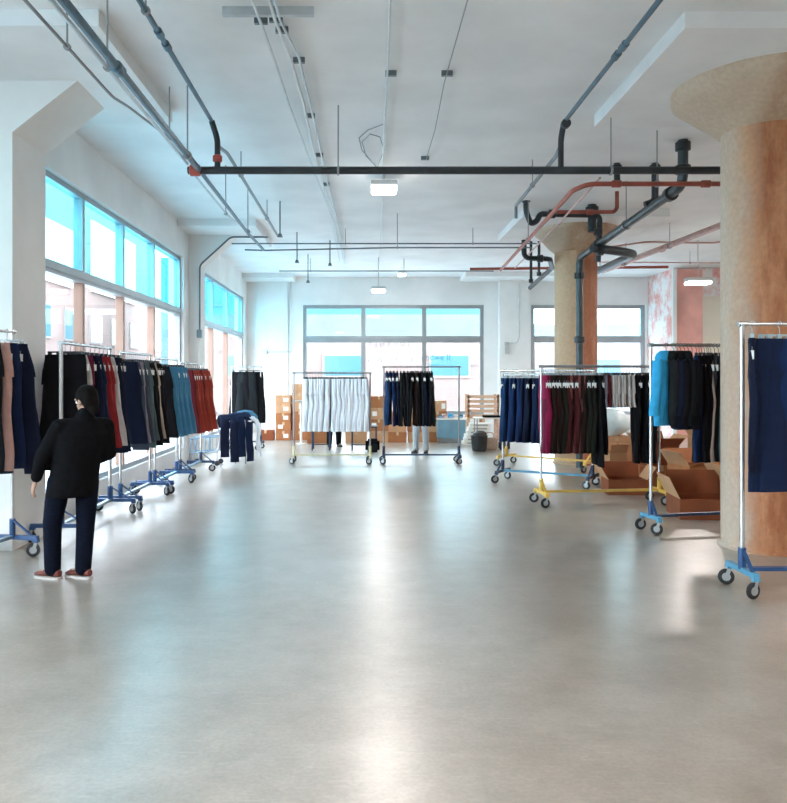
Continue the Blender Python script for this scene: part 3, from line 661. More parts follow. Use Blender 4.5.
def garment(kind, style, col, loc, rz, label, group=None, tagside='+x', tagrot=PI/2, hmat='hanger_black', i=0, cat=None):
    T = TR[style]
    o = link(kind, T['v'][(i*7+i//2)%3], CL[col], None, True); o.location = loc; o.rotation_euler = (0,0,rz)
    tag(o, label, cat or kind, group)
    link('waistband', T['waist'], CL[col], o, True)
    link('hanger', T['hang'], M[hmat], o, True)
    if tagside: link('price_tag', get_tag(tagside, T['ww'], tagrot), M['paper'], o)
    return o
ORD = ['first','second','third','fourth','fifth','sixth','seventh','eighth','ninth','tenth','eleventh','twelfth','thirteenth','fourteenth','fifteenth','sixteenth','seventeenth','eighteenth','nineteenth','twentieth','twenty-first','twenty-second','twenty-third','twenty-fourth','twenty-fifth','twenty-sixth','twenty-seventh','twenty-eighth']
def fill(rack, items, t0, t1, rz, frm, rackdesc, group, tagside, tagrot=PI/2, hmat='hanger_black', jit=.09, style=None, tagp=.7):
    """hang garments along a rack rail: items = list of (colour, kind, style)"""
    p0, p1, h = rack; n = len(items); rn = random.Random(len(group)+n)
    for i, (col, kind, st) in enumerate(items):
        t = t0+(t1-t0)*(i+.5)/n; p = p0.lerp(p1, t); p.z = h
        garment(kind, st, col, p, rz+rn.uniform(-jit,jit), '%s %s, %s from the %s on the %s' % (col, kind, ORD[i], frm, rackdesc), group,
                tagside if rn.random() < tagp else None, tagrot, hmat, i)
def seq(s, kind='trousers', st='reg'):
    out = []
    for part in s.split(','):
        c, n = (part.split('*')+['1'])[:2]; out += [(c.strip(), kind, st)]*int(n)
    return out
# left side: racks end to end along the windows (rail runs away from the camera)
rA, A = make_rack('blue-based garment rack running off frame by the left pier', (-3.66,5.92), (-3.36,7.50), 2.13, M['bluepaint'], M['chrome'], end=.54, barmat=M['greypaint'], postr=.015)
r1, R1 = make_rack('first garment rack behind the standing person under the left windows', (-3.12,8.08), (-3.16,9.76), 2.05, M['bluepaint'], M['chrome'], end=.62, barmat=M['greypaint'], postr=.022)
r2, R2 = make_rack('second garment rack along the left windows holding slate and black trousers', (-3.10,9.98), (-3.08,11.28), 2.01, M['bluepaint'], M['chrome'], end=.55, barmat=M['greypaint'])
r3, R3 = make_rack('third garment rack along the left windows holding light blue jeans', (-3.06,11.46), (-3.02,12.62), 1.97, M['bluepaint'], M['chrome'], end=.55, barmat=M['ltblue'])
r4, R4 = make_rack('farthest left garment rack holding red trousers before the far pier', (-3.03,12.90), (-2.96,14.20), 1.93, M['navypaint'], M['chrome'], end=.5, barmat=M['greypaint'])
def onA(t): p = A[0].lerp(A[1], t); p.z = A[2]; return p
garment('jeans','lean','dark navy',onA(.95),R(8),'dark navy jeans with faded knee at the left rack end by the pier','jeans by the left pier','frontr',.1,'chrome',0)
garment('jeans','long','navy',onA(.86),R(4),'navy jeans second from the pier on the left pier rack','jeans by the left pier','frontr',.1,'chrome',1)
garment('trousers','long','dusty pink',onA(.79),R(2),'dusty pink trousers squeezed between jeans on the left pier rack',None,None,0,'chrome',2)
garment('jeans','long','black',onA(.71),R(0),'black jeans at the left edge of the photo on the pier rack','jeans by the left pier',None,0,'chrome',0)
L1 = [('black','trousers','big'),('pale grey','trousers','tiltl'),('maroon','trousers','reg'),('dark navy','trousers','tiltl'),('navy','trousers','tilt'),('red','trousers','tilt'),('red','trousers','tilt'),('pale grey','trousers','tilt'),('dark navy','trousers','tiltl'),('charcoal','trousers','long')]
fill(R1, L1, .02, .98, R(-4), 'near end', 'rack behind the standing person', 'trousers on the first left rack', '+x', .35, tagp=.7)
L2 = seq('dark navy,slate,mauve grey*2,slate,teal grey*2,black*3,beige,black*3')
L2 = [(c,k,['tilt','tiltl','tilt','reg'][i%4]) for i,(c,k,s) in enumerate(L2)]
fill(R2, L2, .03, .97, 0, 'near end', 'second rack along the left windows', 'trousers on the second left rack', '+x', .35, tagp=.75)
fill(R3, seq('black,light blue*7','jeans','tilt'), .03, .97, 0, 'near end', 'third rack along the left windows', 'jeans on the third left rack', '+x', .35)
fill(R4, seq('dark red,rust red*3,dark red,rust red*4','trousers','tilt'), .03, .97, 0, 'near end', 'farthest rack along the left windows', 'red trousers on the fourth left rack', '+x', .35)
# far rack in the back left corner
r5, R5 = make_rack('small garment rack in the back left corner with dark trousers', (-3.15,18.6), (-2.45,18.5), 1.94, M['navypaint'], M['chrome'], end=.45)
for i,(x,y) in enumerate(((-2.95,18.55),(-2.78,18.5),(-2.62,18.5))):
    garment('trousers','big',['black','charcoal','black'][i],(x,y+.03,1.94),R(-20+8*i),['left','middle','right'][i]+' dark trousers on the small rack in the back left corner','dark trousers in the back corner',None,0,'hanger_black',i)

# far racks facing the camera
f1, F1 = make_rack('far garment rack with pale yellow base and white trousers', (-1.40,15.5), (.10,15.5), 1.78, M['paleyellow'], M['steel'], end=.5, bz=.17)
fill(F1, [('white','trousers','full')]*23, .12, .97, R(90), 'left', 'pale yellow far rack', 'white trousers on the yellow rack', None, 0, 'hanger_black', jit=.15, tagp=0)
f2, F2 = make_rack('far garment rack with dark base and dark jeans', (.37,15.5), (1.85,15.5), 1.90, M['navypaint'], M['steel'], end=.5, bz=.17)
fill(F2, [('blue','jeans','full'),('navy','jeans','full'),('bright navy','jeans','reg'),('dark navy','jeans','reg'),('charcoal','jeans','reg'),('black','jeans','reg'),('charcoal','jeans','reg'),('black','jeans','wide'),('dark brown','jeans','reg'),('black','jeans','reg'),('charcoal','jeans','reg'),('dark navy','jeans','reg'),('black','jeans','wide'),('charcoal','jeans','reg')], .02, .66, R(90), 'left', 'dark far rack', 'dark jeans on the dark far rack', '-x', PI/2, 'hanger_black', jit=.15, tagp=.5)

# right side racks
g1, G1 = make_rack('blue-based garment rack of navy jeans at centre right', (2.25,12.85), (3.50,12.1), 1.80, M['navypaint'], M['chrome'], end=.6, barmat=M['ltblue'], gus=1)
fill(G1, seq('blue*2,bright navy*3,navy,dark navy*2,navy*3,dark navy,bright navy*2','jeans','full'), .01, .62, R(65), 'left', 'blue rack at centre right', 'navy jeans on the blue rack', '-x', PI/2+.4, 'hanger_grey', jit=.14, tagp=.4)
g2, G2 = make_rack('long yellow-based garment rack in front of the far column', (2.34,10.45), (3.97,10.62), 1.84, M['yellow'], M['chrome'], end=.5, railmat=M['steel'])
IT = [(c,'full') for c in ('magenta','maroon','dark brown','black','dark brown','wine','dark olive','dark brown','wine','pinkish brown','wine','pinkish brown','dark brown','pinkish brown','dark olive','black','dark olive','black')]+[('black','big'),('black','reg')]
fill(G2, [(c,'trousers',s) for c,s in IT], .01, .50, R(84), 'left', 'long yellow rack', 'trousers on the long yellow rack', '-x', PI/2-.15, 'hanger_grey', jit=.12, tagp=.6)
fill(G2, [('mauve grey','shorts','short'),('dark red','shorts','short')]+[('off-white','shorts','short')]*7, .52, .76, R(84), 'left', 'long yellow rack right of the trousers', 'shorts on the long yellow rack', None, 0, 'hanger_black', jit=.12, tagp=0)
fill(G2, seq('black*6','trousers','long'), .77, .97, R(84), 'shorts', 'right end of the long yellow rack', 'black trousers right of the shorts', '-x', PI/2, 'hanger_black', jit=.1, tagp=.5)
g3, G3 = make_rack('yellow-based garment rack partly hidden behind the navy jeans', (2.75,15.3), (4.1,14.2), 1.75, M['yellow'], M['chrome'], end=.7)
fill(G3, seq('dark red*2,dark brown*3,wine*2','trousers','long'), .10, .6, R(50), 'left', 'hidden yellow rack behind the navy jeans', 'dark trousers on the hidden yellow rack', None, 0, 'hanger_black', tagp=0)
g4, G4 = make_rack('blue-based garment rack with jackets beside the near column', (3.13,8.62), (4.66,8.95), 2.05, M['ltblue'], M['chrome'], end=.36, barmat=M['navypaint'], railmat=M['steel'], sleeve=M['bluepaint'])
g5, G5 = make_rack('light blue garment rack standing before the near column at right edge', (2.99,6.24), (4.56,6.26), 2.12, M['ltblue'], M['chrome'], end=.46, barmat=M['bluepaint'], railmat=M['chrome'], postr=.019, sleeve=M['bluepaint'])

# jackets
def jacket_mesh(sd, L=.66):
    m = MB(); N = 12; R_ = []
    for i in range(N):
        t = i/(N-1); z = -.14-L*t
        wd = .07 if i == 0 else (.17 if i == 1 else .20+.03*t); th = .035 if i == 0 else .055+.03*math.sin(t*PI)
        R_.append(ring(0,0,z-(0 if i else 0),wd,th,26,2.6,.05*t,sd,sd))
    m.rings(R_); return m.mesh('jacket', True, 60)
def sleeve_mesh(s, sd):
    R_ = []
    for i in range(11):
        t = i/10; z = -.17-.60*t
        R_.append(ring(s*(.17+.09*math.sin(t*PI*.55)), .015*math.sin(t*4+sd), z, .062-.012*t, .058-.012*t, 16, 2.2, .07, sd, sd+s))
    return MB().rings(R_).mesh('sleeve', True, 60)
def hood_mesh():
    m = MB()
    m.rings([ring(0,.02,-.06,.05,.04,18,2), ring(0,.03,-.09,.095,.07,18,2), ring(0,.035,-.14,.12,.085,18,2), ring(0,.03,-.20,.115,.08,18,2), ring(0,.01,-.25,.09,.05,18,2)]); return m.mesh('hood', True, 60)
JM = [jacket_mesh(3,.74), jacket_mesh(5,.78)]; SLM = {s: sleeve_mesh(s, 3) for s in (-1,1)}; HDM = hood_mesh()
def jh():
    m = MB(); m.tube([(0,.0225*math.cos(R(x)),.0225*math.sin(R(x))) for x in range(190,-80,-30)]+[(0,0,-.035),(0,0,-.13)],.0035,6)
    m.obox((0,0,-.13),(.18,0,-.19),.012,.016); m.obox((0,0,-.13),(-.18,0,-.19),.012,.016); return m.mesh('hanger', False)
JH = jh()
def jacket(col, loc, rz, label, group=None, i=0, hood=True, hang='hanger_black', tagside=None):
    o = link('jacket', JM[i%2], CL[col], None, True); o.location = loc; o.rotation_euler = (0,0,rz); tag(o, label, 'jacket', group)
    for s in (-1,1): link('sleeve', SLM[s], CL[col], o, True)
    if hood: link('hood', HDM, CL[col], o, True)
    link('hanger', JH, M[hang], o, True)
    if tagside: link('price_tag', get_tag(tagside,.4,PI/2), M['paper'], o)
    return o
p0,p1,h4 = G4
def on(t, rk=G4): p = rk[0].lerp(rk[1], t); p.z = rk[2]; return p
jacket('sky blue', on(.12), R(42), 'bright sky blue hooded jacket at the left end of the jacket rack', None, 0, True)
JL = ['charcoal','dark navy','black','dark navy','charcoal','black']
for i,c in enumerate(JL): jacket(c, on(.175+.03*i), R(70+4*(i%3)), '%s jacket, %s to the right of the sky blue one' % (c, ORD[i]), 'dark jackets beside the sky blue one', i, i%2==0)
TL = [('bright navy','trousers'),('black','trousers'),('black','trousers'),('bright navy','trousers'),('black','trousers'),('black','trousers'),('off-white','trousers'),('slate','trousers'),('teal grey','trousers'),('charcoal','trousers')]
TP = [.36,.381,.402,.423,.444,.458,.475,.505,.535,.565]
for i,(c,k) in enumerate(TL): garment(k,'long',c,on(TP[i]),R(66+5*(i%3)),'long %s trousers, %s right of the jackets on the jacket rack' % (c,ORD[i]),'long trousers right of the jackets','-x' if i in (3,5,7) else None,PI/2-.5,'hanger_black',i)
# front right rack
garment('jeans','slim','dark navy',on(.05,G5),R(64),'dark jeans seen edge-on beside the post of the front right rack',None,'-x',PI/2-.9,'hanger_blue',0)
for i,(t,c) in enumerate(((.19,'navy'),(.235,'navy'),(.285,'bright navy'),(.34,'navy'),(.42,'blue'))):
    garment('jeans','big',c,on(t,G5),R(12-3*i),['foremost wide navy jeans facing the camera on the front right rack','second wide navy jeans behind the foremost pair at right','bright navy jeans third from the post on the front right rack','navy jeans fourth from the post on the front right rack','blue jeans fifth from the post on the front right rack'][i],'jeans on the front right rack','frontr' if i==0 else None,0,'hanger_blue',i)
# ================================================================== BOXES AND THE BACK OF THE ROOM
def box(label, x, y, z, w_, d, h, rz=0, mat='card', openf=False, lab=None, group=None, flap_a=None, tape=True):
    """cardboard box; base at z, front faces -y"""
    t = .012; m = MB(); hw, hd = w_/2, d/2
    if openf:
        m.box(-hw,hw,-hd,-hd+t,0,h); m.box(-hw,hw,hd-t,hd,0,h); m.box(-hw,-hw+t,-hd+t,hd-t,0,h); m.box(hw-t,hw,-hd+t,hd-t,0,h); m.box(-hw+t,hw-t,-hd+t,hd-t,0,t)
    else: m.bevbox(-hw,hw,-hd,hd,0,h,.006)
    o = m.build('cardboard_box', M[mat], None, smooth=False); o.location = (x,y,z); o.rotation_euler = (0,0,rz); tag(o, label, 'box', group)
    if openf:
        aa = flap_a or (50,40,60,55)
        for (ax, s), an in zip((('y',-1),('y',1),('x',-1),('x',1)), aa):
            fl = (d if True else w_)*.45; fl = min(w_,d)*.48; a = R(an); fm = MB()
            if ax == 'y': fm.obox((0,s*(hd-.004),h),(0,s*(hd-.004+fl*math.cos(a)),h+fl*math.sin(a)),w_*.98,.006)
            else: fm.obox((s*(hw-.004),0,h),(s*(hw-.004+fl*math.cos(a)),0,h+fl*math.sin(a)),d*.98,.006)
            fm.build('flap', M[mat] if ax == 'y' else M['card2'], o, smooth=False)
    elif tape: MB().box(-.03,.03,-hd-.002,hd+.002,h-.08,h+.002).build('tape', M['tape'], o, smooth=False)
    if lab:
        lx, lz, lw, lh = lab; MB().box(lx*w_-lw/2,lx*w_+lw/2,-hd-.003,-hd+.001,lz*h-lh/2,lz*h+lh/2).build('shipping_label', M['paper'], o, smooth=False)
    return o
GB = 'boxes stacked by the back wall'
# back-left stack, columns from the left
bx0 = -2.55; by = 21.3
hs = [.25,.24,.24,.24,.24]; z = 0
for i,h in enumerate(hs):
    box('labelled brown box, %s from floor, left column of the back stack' % ORD[i], -2.20+(.02 if i%2 else 0), by, z, .40,.42,h-.002,R([2,-2,1,-3,2][i]),'card' if i<3 else 'card2',lab=((-.2 if i==1 else .18),.5,.13,.10),group=GB); z += h
z = 0
for i,h in enumerate([.25,.24,.28,.26,.24,.24]):
    box('brown box, %s from floor, second column of the back stack' % ORD[i], -1.76, by+.06, z, .42,.42,h-.002,R([0,2,-1,1,-2,3][i]),['card','card','card','card2','card2','card2'][i],lab=((.1,.5,.12,.10) if i in (1,3) else None),group=GB); z += h
z = 0
for i,h in enumerate([.26,.26,.26,.26,.26]):
    box('brown box, %s from floor, column half behind white trousers' % ORD[i], -1.28, by+.1, z, .42,.42,h-.002,R([1,-2,2,0,-1][i]),['card','card2'][i%2],lab=((-.1,.5,.1,.1) if i in (1,2) else None),group=GB); z += h
box('single low brown box left of the back stack on the floor', -2.68, by-.02, 0, .46,.4,.27,R(3),'card3')
# floor boxes under and between the far racks
for i,(px,d,w_,h,m_) in enumerate(((318,20.4,.55,.36,'card'),(356,20.4,.55,.30,'card2'))):
    box(['brown box on the floor behind the left half of white trousers','pale brown box on the floor behind the right half of white trousers'][i], at(px,440,d).x, d, 0, w_,.42,h,R(2),m_)
z = 0
for i in range(4):
    box('brown box, %s from floor, stack between the two far racks' % ORD[i], at(379,440,20.6).x, 20.6, z, .50,.42,.298,R([1,-2,2,-1][i]), ['card2','card','card2','card'][i], lab=((-.25,.5,.12,.12) if i in (1,2) else None), group='boxes between the far racks'); z += .3
for k,(px,n) in enumerate(((397,3),(417,3),(437,4))):
    z = 0
    for i in range(n):
        box('brown box, %s from floor, %s column behind dark jeans' % (ORD[i], ['left','middle','right'][k]), at(px,440,20.6).x, 20.6+.04*k, z, .48,.42,.268,R([1,-1,2,-2][(i+k)%4]), ['card','card2'][(i+k)%2], lab=((.33,.5,.1,.14) if k==2 else None), group='boxes behind the dark jeans'); z += .27
# open boxes on the right
box('large open cardboard box with flaps up beside the jacket rack', 4.12, 9.66, 0, .66,.60,.24,R(-6),'card3',True,flap_a=(-84,82,64,56))
box('open cardboard box right of the large one, mostly behind the near column', 4.75, 9.95, 0, .5,.5,.40,R(5),'card',True,flap_a=(30,50,60,40))
box('small open red-brown box under the long yellow rack', 3.80, 11.55, 0, .56,.46,.22,R(-4),'card3',True,flap_a=(-84,75,60,55))
box('tall pale box behind the small open red-brown box', 3.98, 12.6, 0, .30,.30,.50,R(12),'card2',True,flap_a=(70,70,60,75))
box('closed brown box at the base of the right-hand box pile', 4.50, 12.1, 0, .62,.5,.36,R(-8),'card')
box('brown box stacked on the base box in the right-hand pile', 4.48, 12.12, .36, .52,.45,.30,R(6),'card3',True,flap_a=(35,60,55,45))
box('brown box behind the large open box below the jackets', 4.72, 11.2, 0, .60,.5,.46,R(14),'card',True,flap_a=(20,55,55,60))
box('long brown box in the pile farthest right before the corner wall', 5.55, 12.4, 0, .8,.6,.50,R(-5),'card')
box('brown box resting on the long box at the far right', 5.5, 12.4, .50, .6,.5,.28,R(8),'card2',True,flap_a=(40,40,60,45))
box('brown box standing between the far column and the box pile', 4.75, 13.6, 0, .6,.5,.62,R(4),'card3')
# polythene bag on the pile
m = MB(); m.ball((0,0,0),1,(.30,.24,.24),24,16)
m.v = [(x*(1+.16*wob(x,y,z*2,6,2)), y*(1+.16*wob(x,y,z,7,4)), z*(1+.2*wob(x,y,z,6,9)) if z > -.2 else -.2) for x,y,z in m.v]
o = m.build('plastic_bag', M['plastic']); o.location = (4.16,13.25,.93); tag(o,'crumpled white plastic bag lying on a box below the off-white shorts','bag')
m = MB(); m.rings([ring(.02,0,.2,.06,.05,14),ring(.03,0,.25,.03,.03,14),ring(.04,.01,.31,.08,.06,14,2,.2)]); m.build('tied_neck', M['plastic'], o)
box('pale box under the crumpled white plastic bag', 4.16, 13.25, 0, .5,.45,.72,R(3),'card2')

# wooden crate, trays, table, bin in the back right
r = empty('wooden_crate','pale slatted wooden crate standing behind the low table','crate',(3.12,21.0,.62))
for k in range(5): MB().box(-.42,.42,-.26,-.235,.02+k*.125,.10+k*.125).build('slat',M['wood'],r,smooth=False)
for k in range(5): MB().box(.395,.42,-.22,.26,.02+k*.125,.10+k*.125).build('slat',M['wood'],r,smooth=False)
for sx_ in (-1,1):
    for sy_ in (-1,1): MB().box(sx_*.39-.03,sx_*.39+.03,sy_*.23-.03,sy_*.23+.03,0,.62).build('corner_post',M['wood'],r,smooth=False)
MB().box(-.40,.40,-.24,.24,.0,.02).build('floor_board',M['wood'],r,smooth=False)
r = empty('wooden_pallet','pallet lying on the floor under the wooden crate','pallet',(3.12,21.0,0))
for k in range(5): MB().box(-.44,.44,-.28+k*.115,-.19+k*.115,.60,.62).build('slat',M['wood'],r,smooth=False)
for k in (-1,0,1): MB().box(k*.4-.04,k*.4+.04,-.28,.28,0,.60).build('bearer',M['wood'],r,smooth=False)
for k in range(6):
    o = MB().bevbox(-.27,.27,-.2,.2,0,.088,.01).build('storage_tray',M['tray'],None); o.location=(2.73-.0+.035*k,19.9,.09*k); o.rotation_euler=(0,0,R([2,-2,3,-1,1,-3][k]))
    tag(o,'off-white shallow tray, %s from the floor in the leaning stack' % ORD[k],'tray','leaning stack of trays')
    MB().box(-.18,.18,-.205,-.195,.03,.06).build('handle_slot',M['steel'],o,smooth=False)
r = empty('side_cabinet','low blue-grey cabinet under the back window right of the boxes','cabinet',(2.22,20.4,0))
MB().bevbox(-.36,.36,-.22,.22,.12,.60,.01).build('body',M['bench'],r); MB().bevbox(-.38,.38,-.24,.24,.60,.64,.006).build('top',M['tray'],r)
MB().box(-.34,.34,-.2,.2,0,.12).build('plinth',M['steel'],r,smooth=False)
for s in (-1,1): MB().box(s*.18-.165,s*.18+.165,-.235,-.22,.14,.58).build('door',M['bench'],r,smooth=False)
for k in range(5):
    o = MB().bevbox(-.055,.055,-.09,.09,0,.07+.02*(k%3),.008).build('folded_cloth',CL[['light blue','dusty pink','sky blue','off-white','light blue'][k]]); o.location=(1.95+.13*k,20.35,.64)
    tag(o,'%s folded cloth on the low blue-grey cabinet, %s from the left' % (['pale blue','dusty pink','bright blue','off-white','light blue'][k],ORD[k]),'folded cloth')
    MB().box(-.05,.05,-.092,-.088,.02,.035).build('hem',CL['white'],o,smooth=False)
o = MB().bevbox(-.3,.3,-.2,.2,0,.34,.03).build('storage_tote',M['bench']); o.location=(2.25,22.6,.0); tag(o,'blue storage tote on the floor behind the low cabinet','tote')
MB().bevbox(-.32,.32,-.22,.22,.34,.37,.01).build('lid',M['ltblue'],o)
r = empty('work_table','small white-topped work table beside the wooden crate','table',(3.02,18.75,0))
MB().bevbox(-.42,.42,-.28,.28,.71,.74,.008).build('tabletop',M['tray'],r)
for sx_ in (-1,1):
    for sy_ in (-1,1): MB().tube([(sx_*.38,sy_*.24,0),(sx_*.38,sy_*.24,.71)],.014,8).build('leg',M['steel'],r)
MB().tube([(-.38,.24,.2),(.38,.24,.2)],.01,8).build('stretcher',M['steel'],r)
o = MB().bevbox(-.2,.2,-.12,.12,0,.05,.01).build('folded_cloth',CL['black']); o.location=(3.0,18.7,.74); tag(o,'black folded cloth lying on the white-topped work table','folded cloth')
m = MB(); m.lathe([(.15,0),(.17,.05),(.19,.34),(.20,.35),(.205,.36),(.18,.36),(.16,.06)],n=24); o = m.build('waste_bin',M['blackbin']); o.location=(2.62,18.05,0); tag(o,'black waste bin on the floor left of the work table','bin')
m = MB(); m.rings([ring(0,0,.34,.17,.17,18,2),ring(.01,0,.42,.15,.14,18,2,.1),ring(.02,0,.47,.06,.05,18,2,.2)]); m.build('bin_liner',M['blackbin'],o)
m = MB(); m.bevbox(-.17,.17,-.14,.14,0,.28,.03); o = m.build('tool_bag',CL['beige']); o.location=(2.92,18.45,0); tag(o,'beige bag on the floor under the work table','bag')
MB().tube(arc_pts([(-.1,0,.27),(-.08,0,.40),(.08,0,.40),(.1,0,.27)],.06),.012,8).build('handle',CL['dusty pink'],o)
m = MB(); m.bevbox(-.12,.12,-.12,.12,0,.2,.03); o = m.build('tool_bag',CL['slate']); o.location=(3.25,18.4,0); tag(o,'grey bag on the floor right of the beige bag','bag')
MB().tube(arc_pts([(-.08,0,.19),(-.06,0,.30),(.06,0,.30),(.08,0,.19)],.05),.01,8).build('handle',CL['charcoal'],o)
# tables behind the white trousers
def bench(label,x,y,w_,h):
    r = empty('work_bench',label,'table',(x,y,0)); MB().bevbox(-w_/2,w_/2,-.25,.25,h-.03,h,.006).build('tabletop',M['blackbin'],r)
    for a in (-1,1):
        for c in (-1,1): MB().tube([(a*(w_/2-.03),c*.22,0),(a*(w_/2-.03),c*.22,h-.03)],.016,8).build('leg',M['navypaint'],r)
    for c in (-1,): MB().tube([(-w_/2+.03,c*.22,.14),(w_/2-.03,c*.22,.14)],.01,8).build('stretcher',M['navypaint'],r)
    return r
bench('low black work bench behind the left half of white trousers',-1.02,18.4,.46,.56)
bench('low black work bench behind the right half of white trousers',-.02,18.4,.62,.56)
m = MB(); m.bevbox(-.16,.16,-.13,.13,0,.3,.05); o = m.build('backpack',CL['black']); o.location=(.16,18.0,.30) ; o.location=(.17,17.85,0); tag(o,'black backpack on the floor right of the white trousers','backpack')
MB().bevbox(-.12,.12,-.17,-.12,.04,.2,.03).build('front_pocket',CL['charcoal'],o)
m = MB(); m.bevbox(-.04,.04,-.04,.04,0,1.15,.01); 
# white boards leaning by boxes
r = empty('white_post','white-topped pedestal between the box columns and the yellow rack','post',(-1.62,20.0,0))
MB().tube([(0,0,0),(0,0,1.08)],.035,10).build('pole',M['tray'],r); MB().bevbox(-.17,.17,-.1,.1,1.08,1.11,.01).build('top_plate',M['tray'],r); MB().lathe([(.12,0),(.12,.02),(.05,.03)],n=16).build('base',M['tray'],r)

# cart with curved handle and draped garments in the back left
r = empty('garment_cart','low blue-grey cart with curved handle holding draped jeans','cart',(-3.0,15.25,0))
m = MB(); m.tube(arc_pts([(.0,-.22,.25),(.20,-.22,.28),(.24,-.22,.62),(.10,-.22,1.0),(.02,-.22,1.02)],.2),.016,8)
m.build('handle',M['steel'],r)
m = MB(); m.tube(arc_pts([(.0,.22,.25),(.20,.22,.28),(.24,.22,.62),(.10,.22,1.0),(.02,.22,1.02)],.2),.016,8); m.tube([(.02,-.22,1.02),(.02,.22,1.02)],.016,8); m.build('handle',M['steel'],r)
m = MB()
for yy in (-.22,.22): m.tube([(-.35,yy,.25),(.2,yy,.27)],.014,8); m.tube([(-.35,yy,.52),(.22,yy,.56)],.012,8)
for xx in (-.33,-.05): m.tube([(xx,-.22,.25),(xx,.22,.25)],.012,8); m.tube([(xx,-.22,.25),(xx,-.22,.53)],.012,8); m.tube([(xx,.22,.25),(xx,.22,.53)],.012,8)
for k in range(8): m.tube([(-.33+.07*k,-.22,.26),(-.33+.07*k,-.22,.53)],.004,6)
m.build('basket',M['greypaint'],r)
for sx_ in (-.3,.17):
    for sy_ in (-.2,.2):
        c = MB().tube([(sx_,sy_,.25),(sx_,sy_,.08)],.012,8).build('caster',M['hub'],r)
        MB().lathe([(.02,-.012),(.05,-.012),(.05,.012),(.02,.012)],(sx_,sy_,.05),16,'Y').build('wheel',M['rubber'],c)
r = empty('side_table','small round-legged stand under the draped jeans pile','stand',(-2.44,15.6,0))
MB().bevbox(-.22,.22,-.2,.2,.82,.85,.01).build('top',M['tray'],r)
for a in (-1,1):
    for c in (-1,1): MB().tube([(a*.1,c*.17,0),(a*.1,c*.17,.82)],.012,8).build('leg',M['steel'],r)
def drape(label, col, x, y, zt, width, drop_l, drop_r, over=.2, cat='jeans', yy=0, name='jeans', legs=True):
    """garment lying over the stand: waist part on top, legs hanging on the right"""
    o = None; prof = [(-over-.03,zt-drop_l),(-over-.02,zt-.02),(-over+.03,zt+.03),(0,zt+.05),(over-.02,zt+.035),(over+.04,zt-.03)]
    m = MB()
    def strip(pr, y0, wd):
        R_ = []
        for i,(px,pz) in enumerate(pr):
            a = pr[max(0,i-1)]; c = pr[min(len(pr)-1,i+1)]; tx, tz = c[0]-a[0], c[1]-a[1]; l = math.hypot(tx,tz) or 1; nx, nz = -tz/l, tx/l
            R_.append([(px+nx*.026*math.sin(t)*(1+.25*math.sin(3*t+i)), y0+math.cos(t)*wd/2*(1+.06*math.sin(i*2.1)), pz+nz*.026*math.sin(t)) for t in [2*PI*j/16 for j in range(16)]])
        return R_
    m.rings(strip(prof, 0, width))
    for s in (-1,1):
        pr = [(over-.05,zt+.03),(over+.04,zt-.03)]
        for k in range(1,9): pr.append((over+.06+.012*math.sin(k+s)+.004*k, zt-.03-(drop_r+.05*s)*k/8))
        m.rings(strip(pr, s*width*.26, width*.48))
    o = m.build(name, CL[col], None, True, 60); o.location = (x,y,0); tag(o,label,cat)
    return o
o = drape('white trousers draped at the bottom of the pile on the stand','white',-2.40,15.66,.86,.38,.25,.66,.20,'trousers',name='trousers')
o = drape('navy jeans draped over the stand with both legs hanging','navy',-2.50,15.50,.93,.40,.25,.80,.14); o.rotation_euler=(0,0,R(-38))
o = drape('light blue jeans folded on top of the draped pile','light blue',-2.42,15.85,.96,.36,.10,.22,.15)
o = drape('dark navy jeans draped toward the cart handle','dark navy',-2.68,15.36,.90,.36,.20,.76,.14); o.rotation_euler=(0,0,R(-70))

# ================================================================== PEOPLE
def remesh(m, name, mat, voxel, parent=None, sm=3):
    o = m.build(name, mat, parent)
    rm = o.modifiers.new('r','REMESH'); rm.mode='VOXEL'; rm.voxel_size=voxel; rm.use_smooth_shade=True
    s = o.modifiers.new('s','SMOOTH'); s.iterations=sm; s.factor=.5
    dg = bpy.context.evaluated_depsgraph_get(); dg.update(); me = bpy.data.meshes.new_from_object(o.evaluated_get(dg))
    o.modifiers.clear(); old = o.data; o.data = me; bpy.data.meshes.remove(old); me.name = name
    if not me.materials: me.materials.append(mat)
    me.shade_smooth(); return o
def limb(m, pts, rs, flat=None):
    """chain of round segments with ball joints"""
    P = [Vector(p) for p in pts]
    for i in range(len(P)-1):
        n = 5; m.tube([P[i].lerp(P[i+1],k/n) for k in range(n+1)], [rs[i]+(rs[i+1]-rs[i])*k/n for k in range(n+1)], 14)
    for p, r in zip(P, rs): m.ball(p, r*1.0)
def torso(m, secs, right, fwd):
    R_ = []
    for c, a, b in secs:
        c = Vector(c); R_.append([c+right*(a*math.cos(t))+fwd*(b*math.sin(t)) for t in [2*PI*j/24 for j in range(24)]])
    m.rings(R_)
